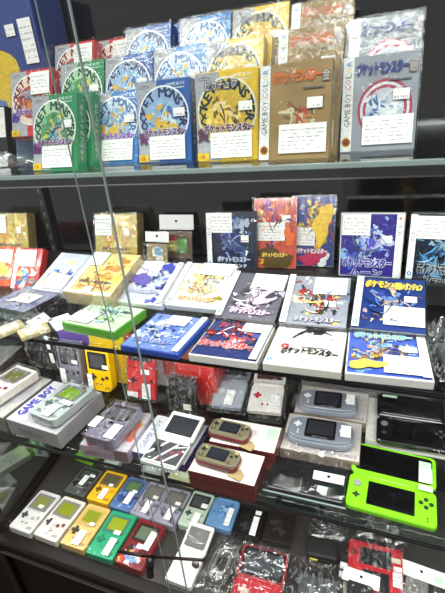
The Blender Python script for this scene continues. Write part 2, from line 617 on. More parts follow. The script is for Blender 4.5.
# ---- handheld consoles, lying with the screen up (x width, y height, z up)
def handheld(label, body, bezel, screen, dpad, btn, group=None, w=0.0776, h=0.1276, t=0.024, seed=0, art=None, film_mat=None, rbr=None, name='handheld_console',
             stick=((0.5, 0.1, 0.42, 0.18),), inner=None, logo=True, clearbody=False, amp=.0012, round_=0.006, dpr=1.0):
    o = thing(name, label, 'handheld console', group)
    mb = MB()
    mb.prism(rr(w, h, round_, 0, h / 2, rbr=rbr or round_), 0, t, body, 0.003, 3)
    b = mb.build('body', o)
    if clearbody:            # the works seen through the clear shell
        c = MB()
        rnd = random.Random(seed)
        for k in range(16):
            x, y = rnd.uniform(-.42, .36) * w, rnd.uniform(.05, .9) * h
            c.box(x, x + rnd.uniform(.06, .2) * w, y, min(y + rnd.uniform(.03, .1) * h, h * .97), t, t + 0.0004, P(rnd.choice([(96, 96, 104), (60, 64, 66), (150, 150, 152), (60, 84, 70)]), .4))
        c.build('circuit_board', o)
    s = MB()
    s.prism(rr(w * .80, h * .40, .004, 0, h * .71, rbr=.010 if rbr else None), t - .001, t + .0008, bezel, 0.0003, 1)
    s.build('screen_bezel', o)
    s = MB()
    s.box(-w * .29, w * .29, h * .565, h * .845, t, t + .0012, screen)
    s.build('screen', o)
    z = t
    d = MB()
    cx, cy, q, r_ = -w * .25, h * .34, w * .045 * dpr, w * .13 * dpr
    d.prism([(cx - q, cy - r_), (cx + q, cy - r_), (cx + q, cy - q), (cx + r_, cy - q), (cx + r_, cy + q), (cx + q, cy + q), (cx + q, cy + r_), (cx - q, cy + r_), (cx - q, cy + q), (cx - r_, cy + q), (cx - r_, cy - q), (cx - q, cy - q)], z, z + .003, dpad, .0006, 1)
    d.build('direction_pad', o)
    for bx, by in ((.15, .315), (.33, .36)):
        d = MB()
        d.cyl(w * bx, h * by, z, z + .003, w * .065, btn, 18, .0008)
        d.build('button', o)
    for bx in (-.12, .06):
        d = MB()
        d.prism(rr(w * .11, w * .035, w * .016), 0, .0015, P((110, 110, 114), .5), .0004, 1, Matrix.Translation((w * bx, h * .18, z)) @ Matrix.Rotation(R(25), 4, 'Z'))
        d.build('menu_button', o)
    g = MB()
    for k in range(4):
        g.prism(rr(w * .018, h * .075, w * .008), 0, .0004, P((60, 60, 60), .6), 0, 1, Matrix.Translation((w * (.22 + .055 * k), h * .10, z)) @ Matrix.Rotation(R(-25), 4, 'Z'))
    g.build('speaker_grille', o)
    if logo:
        a = Art(w, h, t)
        a.text('Nintendo', .12, .475, wu=.24, c=(70, 74, 130))
        a.text('GAME BOY', .40, .475, wu=.34, c=(70, 74, 130))
        a.build('printed_name', o)
    if art:
        a = Art(w * .96, h * .44, t, -w * .48, h * .02)
        rnd = random.Random(seed)
        for k in range(18):
            a.blob(rnd.uniform(.1, .9), rnd.uniform(.12, .88), rnd.uniform(.06, .16), rnd.uniform(.08, .2), art[k % len(art)], seed + k, .6)
        a.build('decorated_panel', o)
    for i, (u, v, lw, lh) in enumerate(stick):
        sticker(o, -w / 2 + u * w, v * h, lw * w, lh * h, t + .0045, 'price_label', 3, seed + i)
    if film_mat is not False:
        film(o, w, h, t + .0015, film_mat or FILM, .003, seed, amp)
    return o

def flip_handheld(label, shell, inner, screen, dcol, bcol, group=None, w=0.082, h=0.084, t=0.012, ang=15, seed=0, bezel=None, stick=(), extra=None, fm=None, bag=True, flare=.004):
    """a clamshell lying open: lower half flat, lid raised by ang degrees"""
    o = thing('flip_handheld_console', label, 'handheld console', group)
    m = MB()
    m.prism(rr(w, h, .006, 0, h / 2), 0, t, shell, .0015, 2)
    m.prism(rr(w * .93, h * .93, .005, 0, h / 2), t - .0005, t + .0006, inner, .0002, 1)
    lo = m.build('lower_half', o)
    z = t + .0006
    d = MB()
    cx, cy, q, r_ = -w * .27, h * .58, w * .04, w * .115
    d.prism([(cx - q, cy - r_), (cx + q, cy - r_), (cx + q, cy - q), (cx + r_, cy - q), (cx + r_, cy + q), (cx + q, cy + q), (cx + q, cy + r_), (cx - q, cy + r_), (cx - q, cy + q), (cx - r_, cy + q), (cx - r_, cy - q), (cx - q, cy - q)], z, z + .002, dcol, .0004, 1)
    d.build('direction_pad', lo)
    for bx, by in ((.18, .52), (.36, .6)):
        d = MB(); d.cyl(w * bx, h * by, z, z + .002, w * .06, bcol, 18, .0006); d.build('button', lo)
    for bx in (-.08, .08):
        d = MB(); d.cyl(w * bx, h * .25, z, z + .0012, w * .035, bcol, 14); d.build('menu_button', lo)
    if extra:
        extra(lo, w, h, z)
    hg = MB()
    hg.tube([(-w * .46, h + .003, t * .9), (w * .46, h + .003, t * .9)], .005, shell, 10)
    hg.build('hinge', o)
    M = Matrix.Translation((0, h + .006, t * .55)) @ Matrix.Rotation(R(ang), 4, 'X')
    m = MB()
    m.prism(rr(w, h, .006, 0, h / 2), -.004, .005, shell, .0015, 2, M)
    m.prism(rr(w * .93, h * .93, .005, 0, h / 2), .0045, .0055, bezel or inner, .0002, 1, M)
    up = m.build('upper_half', o)
    m = MB()
    m.box(-w * .40, w * .40, h * .16, h * .84, .005, .0062, screen, 0, 2, M)
    m.build('screen', up)
    for i, (u, v, lw, lh) in enumerate(stick):
        sticker(o, -w / 2 + u * w, v * h, lw * w, lh * h, t + .0045, 'price_label', 3, seed + i)
    if bag:
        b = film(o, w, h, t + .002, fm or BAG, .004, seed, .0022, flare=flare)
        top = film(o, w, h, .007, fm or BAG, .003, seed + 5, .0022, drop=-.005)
        top.matrix_local = M
    return o

def wide_handheld(label, body, edge, bezel, screen, w, h, t, group=None, seed=0, kind='gba', film_=True, stick=()):
    o = thing('handheld_console', label, 'handheld console', group)
    m = MB()
    if kind == 'gba':
        pts = []
        for i in range(40):
            a = 2 * PI * i / 40
            c, s_ = math.cos(a), math.sin(a)
            x = math.copysign(abs(c) ** .42, c) * w / 2
            y = math.copysign(abs(s_) ** .5, s_) * h / 2
            if y < 0:
                y *= 1 - .10 * abs(2 * x / w) ** 3
            pts.append((x, h / 2 + y))
    else:
        pts = rr(w, h, h * .28, 0, h / 2, 7)
    m.prism(pts, 0, t * .72, edge, .004, 2)
    m.build('shell', o)
    m = MB()
    c0 = h / 2
    m.prism([(x * .965, c0 + (y - c0) * .93) for x, y in pts], t * .6, t, body, .003 if kind == 'gba' else .0012, 3)
    m.build('faceplate', o)
    m = MB()
    m.prism(rr(w * .46, h * .80 if kind == 'gba' else h * .66, .006 if kind == 'gba' else .003, 0, h * .52), t - .001, t + .0008, bezel, .0003, 1)
    m.build('screen_bezel', o)
    m = MB()
    m.box(-w * .195, w * .195, h * .27, h * .82 if kind == 'gba' else h * .80, t, t + .0012, screen)
    m.build('screen', o)
    dcol = P((226, 228, 234), .4) if kind == 'gba' else DARK
    d = MB()
    cx, cy, q, r_ = -w * .355, h * .60, w * .022, w * .06
    d.prism([(cx - q, cy - r_), (cx + q, cy - r_), (cx + q, cy - q), (cx + r_, cy - q), (cx + r_, cy + q), (cx + q, cy + q), (cx + q, cy + r_), (cx - q, cy + r_), (cx - q, cy + q), (cx - r_, cy + q), (cx - r_, cy - q), (cx - q, cy - q)], t, t + .002, dcol, .0005, 1)
    d.build('direction_pad', o)
    for bx, by in ((.31, .55), (.41, .64)):
        d = MB(); d.cyl(w * bx, h * by, t, t + .002, w * .034, dcol, 16, .0005); d.build('button', o)
    for by in (.34, .24):
        d = MB(); d.cyl(-w * .33, h * by, t, t + .0015, w * .014, dcol, 12); d.build('menu_button', o)
    if kind == 'gba':
        a = Art(w, h, t + .0008)
        a.text('GAME BOY ADVANCE', .39, .15, wu=.22, c=(200, 202, 210))
        a.build('printed_name', o)
        for sx in (-1, 1):
            d = MB(); d.prism(rr(w * .17, .008, .0035, sx * w * .37, h * .965), t * .3, t * .72, P((190, 194, 204), .4), .001, 1); d.build('shoulder_button', o)
    else:
        a = Art(w, h, t)
        for k, (u, v) in enumerate(((.10, .25), (.17, .75), (.80, .22), (.88, .85), (.76, .75))):
            a.blob(u, v, .045, .09, [(92, 80, 56), (170, 156, 110)][k % 2], k + seed, .6)
        a.build('faceplate_print', o)
    for i, (u, v, lw, lh) in enumerate(stick):
        sticker(o, -w / 2 + u * w, v * h, lw * w, lh * h, t + .005, 'price_label', 4, seed + i)
    if film_:
        film(o, w, h, t + .002, FILM, .003, seed, .0015, flare=.004)
    return o

def product_box(label, w, h, t, side, top, group=None, art=None, seed=0, fm=FILM, name='console_box', front=None):
    """a lidded carton lying flat, its top printed by art(a)"""
    o = thing(name, label, 'console box', group)
    m = MB()
    m.box(-w / 2, w / 2, 0, h, 0, t, P(side, .45, coat=.2), .0012)
    m.build('carton', o)
    a = Art(w, h, t)
    a.rect(.006, .006, .994, .994, top)
    if art:
        art(a)
    a.build('printed_lid', o)
    if front:
        s = MB()
        front(s, w, h, t)
        s.build('printed_side', o)
    if fm:
        film(o, w, h, t, fm, .002, seed, .0010)
    return o

def front_text(s, txt, x0, x1, z0, z1, mat):
    vs, fs, tw, th = text_polys(txt)
    s.quads([[(x0 + vs[i][0] / tw * (x1 - x0), -.0006, z0 + vs[i][1] / th * (z1 - z0)) for i in f] for f in fs], mat)

def crumple(name, w, h, zmax, seed, mat, parent=None, nx=18, ny=18, freq=38, base=.001):
    """crumpled clear film heap"""
    bm = bmesh.new()
    off = Vector((seed * 2.3, seed * .9, seed))
    g = []
    for j in range(ny + 1):
        row = []
        for i in range(nx + 1):
            u, v = i / nx, j / ny
            x, y = (u - .5) * w, v * h
            e = min(1, 4 * min(u, 1 - u, v, 1 - v) + .15)
            n = 1 - abs(noise.noise(Vector((x * freq, y * freq, 0)) + off)) * 2.2
            n2 = noise.noise(Vector((x * freq * 2.3, y * freq * 2.3, 7)) + off)
            z = base + zmax * e * max(.05, .55 + .45 * n + .3 * n2)
            row.append(bm.verts.new((x + .006 * n2, y + .006 * n, z)))
        g.append(row)
    for j in range(ny):
        for i in range(nx):
            a, b, c, d = g[j][i], g[j][i + 1], g[j + 1][i + 1], g[j + 1][i]
            bm.faces.new((a, b, c)); bm.faces.new((a, c, d))
    mb = MB()
    mb.merge(bm, mat, False)
    return mb.build(name, parent)

def hang_header(parent, w, h, y0, z, seed, tilt=0.0, name='header_card'):
    """white header card with a round hanging hole"""
    m = MB()
    n = 20
    hole = [(.0035 * math.cos(2 * PI * i / n), y0 + h * .58 + .0035 * math.sin(2 * PI * i / n)) for i in range(n)]
    m.box(-w / 2, w / 2, y0, y0 + h, z, z + .0008, PAPER)
    m.prism(hole, z + .0007, z + .0012, BLACK)
    return m.build(name, parent)

# ================================================================== SETTING
def structure(o):
    o['kind'] = 'structure'
    return o

m = MB(); m.box(-2.6, 2.2, -1.6, 1.6, -.05, 0, P((92, 70, 54), .5, scale=6, var=.2)); structure(m.build('floor'))
m = MB(); m.box(-2.6, 2.2, 1.25, 1.33, 0, 3.0, P((44, 42, 44), .7, scale=8)); structure(m.build('wall_back'))

# ------------------------------------------------------------------ display case
case = thing('display_case', 'tall black display case with glass shelves and sliding glass doors full of handheld games', 'display case')
XL, XR = -1.32, .42
def Z(z):
    return z + H
YB = .965
panel = P((20, 19, 20), .08, var=.2, scale=9, spec=.9)
blk = P((9, 8, 9), .35, var=.15, spec=.2)
m = MB(); m.box(XL, XR, YB, YB + .02, .02, Z(.75), panel); m.build('back_panel', case)
m = MB()
m.box(XL, XR, .482, YB, .08, Z(-1.06), P((7, 5, 5), .5, spec=.2))
m.box(XL, XR, .50, YB, .0, .08, BLACK)
m.build('base_cabinet', case)
m = MB(); m.box(XL, XR, .505, YB, Z(-1.06), Z(-1.03), P((46, 42, 41), .6, var=.12)); m.build('tray_floor', case)
m = MB()
m.box(XL, XR, .474, .505, Z(-1.062), Z(-1.027), blk, .003)
m.box(XL, XR, .468, .476, Z(-1.075), Z(-1.069), P((60, 52, 46), .3), .001)
m.build('front_ledge', case)
for x in (XL + .0, -.955, XR - .03):
    m = MB()
    m.box(x, x + .03, .470, .495, .04, Z(-1.062), blk, .003)
    m.build('cabinet_post', case)
# shelves
def shelf(z, y0, name='glass_shelf'):
    m = MB()
    m.box(XL, XR, y0 + .001, YB, Z(z - .006), Z(z), SHELFGLASS)
    m.box(XL, XR, y0 - .001, y0 + .001, Z(z - .006), Z(z), EDGE3)
    return m.build(name, case)
shelf(-.087, .553)
shelf(-.402, .553)
shelf(-.717, .553)
m = MB()
m.box(XL, XR, .545, .552, Z(-.0845), Z(-.0775), P((150, 166, 164), 0.2, spec=.6), .001)
m.box(XL, XR, .543, .552, Z(-.0945), Z(-.0845), P((48, 46, 46), .4))
m.box(XL, XR, .541, .552, Z(-.0965), Z(-.0945), METAL)
m.build('shelf_rail', case)
m = MB(); m.box(XL, XR, .549, .552, Z(-.4085), Z(-.4055), BLACK); m.build('shelf_rail', case)
m = MB(); m.box(XL, XR, .549, .552, Z(-.7235), Z(-.7205), BLACK); m.build('shelf_rail', case)
for x in (-.93, .30):
    m = MB(); m.box(x - .012, x + .012, YB - .014, YB, .6, Z(.7), P((26, 26, 27), .4))
    for k in range(46):
        zz = .65 + k * .034
        m.box(x - .003, x + .003, YB - .0155, YB - .0135, zz, zz + .014, P((92, 92, 92), .4))
    m.build('shelf_standard', case)
# sliding doors of the front
m = MB()
m.box(XL, -.341, .4625, .4655, Z(-1.02), Z(.72), GLASS)
m.box(-.3415, -.3398, .4623, .4657, Z(-1.02), Z(.72), EDGE2)
door = m.build('glass_door', case)
m = MB()
m.box(-.391, XR, .470, .472, Z(-1.02), Z(.72), GLASS)
m.box(-.3918, -.391, .4699, .4721, Z(-1.02), Z(.72), EDGE2)
m.build('glass_door', case)
m = MB()
for (a, b, r_) in (((-.494, .458, -.863), (-.43, .458, -.851), .0035), ((-.43, .458, -.851), (-.284, .458, -.80), .003)):
    m.tube([(a[0], a[1], Z(a[2])), (b[0], b[1], Z(b[2]))], r_, P((40, 30, 28), .3, metal=.6), 8)
m.build('lock_bar', door)
m = MB()
m.tube([(-.404, .448, Z(-.835)), (-.413, .448, Z(-.892))], .0085, P((60, 60, 62), .25, metal=.9), 12)
m.build('lock_barrel', door)
m = MB(); m.cyl(0, 0, 0, .006, .008, METAL, 16, .001, Matrix.Translation((-.30, .455, Z(-.812))) @ Matrix.Rotation(R(90), 4, 'X')); m.build('lock_knob', door)
# angled reflecting glass side of the bottom compartment
A0, A1 = Vector((-.940, .510)), Vector((-1.005, .92))
d = (A1 - A0); L = d.length; ang = math.atan2(d.y, d.x)
M = Matrix.Translation((A0.x, A0.y, 0)) @ Matrix.Rotation(ang, 4, 'Z')
m = MB(); m.box(0, L, 0, .005, Z(-1.015), Z(-.735), SIDEGLASS, 0, 2, M); m.build('side_panel', case)
m = MB(); m.box(-.01, L, -.012, .014, Z(-1.03), Z(-1.012), blk, .002, 2, M)
m.box(-.014, .004, -.01, .014, Z(-1.03), Z(-.73), blk, .002, 2, M)
m.box(L, L + .02, -.01, .014, Z(-1.03), Z(-.73), blk, .002, 2, M)
m.build('side_panel_frame', case)

# sign board across the aisle, behind the photographer: its lettering shows in the gloss of the back panel
o = thing('sign_board', 'black standing sign across the aisle with gold CARD lettering, seen mirrored in the panel', 'sign')
m = MB(); m.box(-.34, .34, -.012, .012, .55, 1.35, P((12, 11, 12), .5)); m.build('board', o)
for lx in (-.30, .30):
    m = MB(); m.box(lx - .015, lx + .015, -.015, .015, 0, .55, BLACK, .002); m.build('leg', o)
    m = MB(); m.box(lx - .02, lx + .02, -.12, .12, 0, .015, BLACK, .002); m.build('foot', o)
b = Art(.68, .80, .012, None, 0, rough=.5, coat=0)
for k, ch in enumerate('CARD'):
    b.text(ch, .545, .68 - .11 * k, wu=.085, hv=.09, c=(236, 190, 60), bold=.06)
MS = Matrix.Translation((0, 0, .55)) @ Matrix(((-1, 0, 0, 0), (0, 0, 1, 0), (0, 1, 0, 0), (0, 0, 0, 1)))
b.build('gold_lettering', o).matrix_local = MS
b = Art(.68, .80, .012, None, 0, rough=.5, coat=0)
b.text('ER H', .22, .36, wu=.26, hv=.08, c=(226, 226, 222), bold=.03)
for v in (.52, .58, .63):
    b.rect(.16, v, .44, v + .022, (190, 190, 186))
b.build('white_lettering', o).matrix_local = MS
o.location = (.155, -1.0, 0)
# things in the next compartment, seen through the glass side
for label, x, y, w_, h_, t_, c1, c2, yw in (('white small box with green band beyond the glass side of the tray', -1.035, .775, .05, .035, .085, (226, 228, 224), (120, 170, 130), 10),
                                    ('pale flat box lying beyond the glass side of the tray', -1.115, .70, .07, .12, .022, (206, 200, 186), (176, 176, 170), -25),
                                    ('grey flat box lying nearest the front beyond the glass side of the tray', -1.06, .60, .06, .10, .020, (150, 150, 146), (110, 112, 100), -20)):
    o = thing('small_box', label, 'small box', 'boxes in the next compartment')
    m = MB(); m.box(-w_ / 2, w_ / 2, 0, h_, 0, t_, P(c1, .4, coat=.2), .001); m.build('carton', o)
    a = Art(w_, h_, t_); a.rect(.2, .2, .8, .8, c2); a.build('printed_lid', o)
    if t_ > .05:
        s_ = MB(); s_.quads([[(-.010, -.0005, .012), (.006, -.0005, .012), (.006, -.0005, .074), (-.010, -.0005, .074)]], P(c2, .5)); s_.build('printed_side', o)
    lay(o, x, y, -1.0298, yw, h_)

# ------------------------------------------------------------------ clear stands
def step_stand(label, x0, x1, y0, y1, z0, z1, group=None):
    o = thing('acrylic_riser', label, 'riser', group)
    m = MB(); m.box(x0, x1, y0, y1, Z(z1 - .003), Z(z1), ACRYLIC); m.build('tread', o)
    m = MB(); m.box(x0, x1, y0, y0 + .003, Z(z0), Z(z1 - .003), ACRYLIC); m.build('riser_panel', o)
    m = MB(); m.box(x0, x1, y1 - .003, y1, Z(z0), Z(z1 - .003), ACRYLIC); m.build('riser_panel', o)
    return o
SG = 'clear risers under the products'
step_stand('long clear riser under the second row of game boxes on the top shelf', -.86, .024, .768, .835, -.087, -.0275, SG)
step_stand('tallest clear riser under the rearmost boxes on the top shelf', -.722, -.02, .850, .945, -.087, .0205, SG)
o = thing('black_riser', 'black riser behind the sloping row on the middle shelf', 'riser')
m = MB(); m.box(-1.2, .2, .845, .955, Z(-.402), Z(-.3605), P((24, 24, 25), .45)); m.build('body', o)
o = thing('acrylic_slope', 'clear sloping stand carrying the middle row of game cases', 'stand', SG)
m = MB()
sl = math.tan(R(20))
m.quads([[(x0, .672, Z(-.3945)), (x1, .672, Z(-.3945)), (x1, .832, Z(-.3945 + .16 * sl)), (x0, .832, Z(-.3945 + .16 * sl))] for x0, x1 in ((-.84, .085),)], ACRYLIC)
m.build('slope', o)
m = MB(); m.box(-.84, .085, .829, .832, Z(-.402), Z(-.3945 + .157 * sl), ACRYLIC); m.build('back_leg', o)
m = MB(); m.box(-.84, .085, .672, .675, Z(-.402), Z(-.395), ACRYLIC); m.build('front_leg', o)

# ================================================================== TOP SHELF
G1, G2, G3 = 'game boxes in the front row of the top shelf', 'game boxes in the second row of the top shelf', 'game boxes in the rear row of the top shelf'
BLUEPAL = [(150, 190, 222), (232, 190, 70), (90, 150, 205), (216, 232, 240), (226, 176, 60), (70, 120, 190)]
GREENPAL = [(96, 158, 104), (110, 178, 196), (214, 214, 90), (228, 190, 176), (60, 120, 90), (120, 200, 170)]
YELPAL = [(214, 176, 60), (246, 206, 90), (240, 220, 170), (120, 100, 40), (250, 226, 120)]
REDPAL = [(180, 70, 60), (226, 130, 80), (236, 190, 160), (90, 60, 60), (120, 170, 210)]
PUR = (104, 60, 150)
green = monster_box('green oval-emblem game box, frontmost and leftmost on the top shelf', (34, 140, 84), (20, 70, 50), '緑', (110, 40, 120), GREENPAL, G1, 3, (176, 214, 176))
blue1 = monster_box('blue game box with glare painted in, between the frontmost green box and a deeper blue box', (60, 130, 200), (70, 110, 170), '青', (130, 60, 170), BLUEPAL, G1, 5, (206, 226, 242))  # colours paled to carry the glare on this box and its copies
blue2 = monster_box('deep blue game box in the front row, directly left of the yellow box', (36, 92, 168), (26, 44, 96), '青', (110, 60, 110), BLUEPAL, G1, 6, (150, 180, 216))
yel = monster_box('yellow game box in the front row of the top shelf, left of the gold box', (236, 196, 44), (30, 46, 50), '黄', (100, 60, 90), YELPAL, G1, 8, (214, 190, 70), rim=(240, 236, 226), script='ピカチュウ')
gold = color_box('gold game box with white side strip in the front row of the top shelf', (150, 122, 72), '', '金', (214, 104, 40), [(186, 166, 120), (206, 130, 76), (180, 70, 50), (214, 204, 170), (110, 90, 60)], G1, 11, tout=(120, 70, 30))
silver = color_box('silver game box with red rings, rightmost in the front row of the top shelf', (150, 156, 166), '', '銀', (34, 50, 130), [(222, 230, 240), (150, 180, 220), (232, 236, 242), (70, 100, 160)], G1, 12, rings=True, tout=(232, 236, 244))
red = monster_box('red and white game box, leftmost in the second row of the top shelf', (206, 52, 56), (110, 30, 30), '赤', (90, 50, 160), REDPAL, G2, 14, (236, 214, 200), stickers=False)
sticker(red, -GW / 2 + .52 * GW, .62 * GH, .45 * GW, .33 * GH, GT + .0034, 'condition_label', 5, 77)
TILT = 72
put(green, (-.648, .664, -.0868), -1.7, TILT, GW, GT)
put(dup(green, 'second green game box, hidden close behind the frontmost green box'), (-.639, .6965, -.0868), -1.7, TILT, GW, GT)
put(blue1, (-.557, .726, -.0868), -.6, 68, GW, GT)
put(blue2, (-.434, .706, -.0868), -1.4, 78, GW, GT)
put(yel, (-.307, .687, -.0868), .4, 80, GW, GT)
put(gold, (-.193, .664, -.0868), -1.4, 76, GW, GT)
put(dup(gold, 'second gold game box tucked close behind the front row gold box'), (-.187, .6965, -.0868), -1.4, 76, GW, GT)
put(silver, (-.075, .715, -.0868), 2.3, 76, GW, GT)
put(red, (-.785, .768, -.0272), 3.0, 70, GW, GT)
def second(src, label, x, yaw=0, y=.7715, tilt=71, z=-.0272, group=G2):
    o = dup(src, label)
    o['group'] = group
    return put(o, (x, y, z), yaw, tilt, GW, GT)
second(green, 'green game box half hidden in the second row behind the frontmost green box', -.652, -1)
second(blue2, 'blue game box in the second row above the front box with painted glare', -.5415, -1)
second(blue1, 'blue game box in the second row directly left of the yellow one', -.4315, -1)
second(yel, 'yellow game box in the second row rising behind the front yellow box', -.3235, 0)
second(yel, 'yellow game box stacked directly behind the second row yellow box', -.318, 0, .8045)
second(gold, 'gold game box in the second row rising behind the front gold box', -.19, 0)
second(gold, 'gold game box stacked directly behind the second row gold box', -.184, 0, .8045)
second(silver, 'silver game box rising behind the front silver box at the right', -.0735, 1.5)
second(silver, 'silver game box peeping out left behind the other two silver boxes', -.088, 1.5, .8045)
Z3 = .021
def third(src, label, x, y=.842, yaw=0, z=Z3, tilt=71):
    return second(src, label, x, yaw, y, tilt, z, G3)
third(red, 'red game box in the rear row above the second row green box', -.7215, .853)
third(red, 'red game box one place right and behind the rear row red box', -.642, .886, -2)
third(blue2, 'blue game box in the rear row nearest the red boxes', -.535, .853, -1, Z3 + .007)
third(blue2, 'blue game box stacked right behind the rear row blue one nearest the reds', -.530, .886, -1, Z3 + .007)
third(blue1, 'blue game box with painted glare in the rear row next to the rear yellow box', -.408, .853, -1, Z3 + .007)
third(yel, 'yellow game box in the rear row cut by the top of the picture', -.296, .853, 0, Z3 + .007)
third(gold, 'gold game box in the rear row cut by the top of the picture', -.184, .853, 0)

# big blue carton at the left
o = thing('gift_box', 'large dark blue boxed set standing at the far left of the top shelf', 'boxed set')
m = MB(); m.box(-.10, .10, 0, .34, 0, .10, P((52, 66, 132), .35, coat=.3), .0015); m.build('carton', o)
a = Art(.20, .34, .10)
a.rect(.01, .01, .99, .99, (58, 74, 140))
a.rect(.01, .01, .99, .46, (104, 138, 192))
a.blob(.34, .56, .34, .15, (236, 200, 60), 5, .12)
a.blob(.62, .42, .34, .10, (240, 206, 80), 9, .25)
a.blob(.70, .50, .08, .04, (206, 84, 60), 2, .3)
a.build('printed_front', o)
s = MB()
s.quads([[(.1006, y0, .012), (.1006, y0, .012 + l), (.1006, y0 + .006, .012 + l), (.1006, y0 + .006, .012)][::1] for y0, l in ((.235, .06), (.222, .07), (.209, .05), (.19, .065))], P((96, 92, 110), .5))
s.build('printed_side', o)
sticker(o, .056, .205, .036, .085, .1034, 'price_label', 6, 4)
sticker(o, .018, .262, .026, .022, .1034, 'price_label', 2, 5)
film(o, .20, .34, .10, FILM, .003, 3, .0016)
put(o, (-.9275, .858, -.0866), 0, 90, .20, .10)
# clear odds and ends at the far left
o = thing('white_label_box', 'small white and black boxed item behind the leftmost red box', 'boxed item')
m = MB(); m.box(-.05, .05, 0, .13, 0, .025, P((40, 40, 44), .4), .001); m.build('carton', o)
a = Art(.10, .13, .025); a.rect(.02, .5, .98, .98, (232, 230, 226)); a.rect(.02, .02, .98, .2, (226, 226, 226)); a.build('printed_cover', o)
put(o, (-.895, .745, -.0868), 0, 74, .10, .025)
o = thing('clear_blister', 'crumpled empty clear blister lying at the left front of the top shelf', 'blister')
m = MB(); m.box(-.06, .06, 0, .10, 0, .006, ACRYLIC, .001); m.build('tray', o)
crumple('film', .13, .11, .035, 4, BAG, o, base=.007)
lay(o, -.735, .625, -.0868, 12, .10)

# ================================================================== MIDDLE SHELF
B2 = 'upright game cases in the back row of the middle shelf'
S2 = 'sloping game cases in the middle row of the middle shelf'
F2 = 'flat game cases along the front edge of the middle shelf'
BX = 'gold game boxes on the middle shelf'
WS = (236, 237, 238)
PM = 'ポケットモンスター'
dia = keep_case('upright dark navy case with pale dragon swirls, left of the orange-red case', WS, 'l', (36, 42, 66), [(70, 90, 140), (120, 140, 180), (176, 190, 214), (40, 60, 120), (60, 60, 140)], PM, (206, 214, 232), (40, 60, 120), B2, 21,
                labels=((.03, .64, .50, .34, 'c'), (.70, .48, .15, .12, 'p')), title2='ダイヤモンド', ty=.13, th=.10, case=(60, 62, 68), mid=.5)
put(dia, (-.397, .878, -.360), 2, 80, DW, DT)
scw, sch = .0995, .161
sc = keep_case('tall orange-red upright case with gold title, back row of the middle shelf', None, None, (214, 84, 62), [(120, 70, 170), (236, 130, 80), (230, 70, 60), (240, 160, 110), (90, 60, 150)], PM, (250, 214, 96), (110, 70, 20), B2, 24,
               w=scw, h=sch, t=.011, ty=.165, th=.07, tw=.62, labels=((.02, .40, .72, .26, 'c'), (.66, .66, .2, .10, 'p')), case=(206, 120, 110), mid=.62,
               splash=((.5, .15, .42, .13, (86, 66, 26)), (.84, .46, .12, .12, (236, 110, 50))))
a = Art(scw, sch, .0125); a.text('スカーレット', .14, .055, wu=.72, hv=.085, c=(252, 190, 60), out=(120, 50, 20), shear=.1, bold=.05); a.build('title_print', sc)
put(sc, (-.284, .893, -.360), 4, 76, scw, .011)
vi = keep_case('tall upright case with yellow mane and blue, tucked behind the orange-red case', None, None, (60, 76, 150), [(250, 206, 70), (70, 80, 160), (226, 70, 80), (250, 226, 120), (230, 180, 40)], PM, (240, 240, 240), (190, 50, 90), B2, 27,
               w=scw, h=sch, t=.011, ty=.19, th=.075, tw=.72, labels=((.15, .30, .42, .26, 'c'), (.62, .62, .16, .08, 'p')), case=(150, 150, 156), mid=.62, splash=((.72, .6, .2, .26, (250, 206, 70)), (.75, .1, .14, .1, (236, 236, 240)), (.5, .12, .3, .09, (190, 50, 90))))
put(vi, (-.203, .919, -.360), 0, 77, scw, .011)
moon = keep_case('upright white-edged case with purple moon art, back row right of the tall cases', WS, 'r', (58, 48, 140), [(120, 150, 230), (70, 110, 214), (200, 206, 240), (90, 70, 170), (150, 190, 240), (214, 220, 240)], PM, (70, 60, 160), (226, 228, 244), B2, 30,
                 labels=((.03, .66, .45, .32, 'c'), (.66, .55, .16, .11, 'p')), ty=.17, th=.14, tw=.9, title2='ムーン', case=(236, 236, 238), mid=.55)
put(moon, (-.087, .872, -.360), -1, 82, DW, DT)
bw2 = keep_case('upright black and blue case cut off by the right edge of the picture', WS, 'l', (24, 34, 50), [(60, 120, 180), (30, 50, 90), (90, 160, 210), (20, 24, 30), (150, 180, 200)], PM, (30, 30, 36), (200, 206, 214), B2, 33,
                labels=((.03, .63, .9, .33, 'c'),), ty=.12, th=.16, tw=.85, case=(30, 30, 32), mid=.4, title2='ブラック')
put(bw2, (.044, .872, -.360), -4, 82, DW, DT)

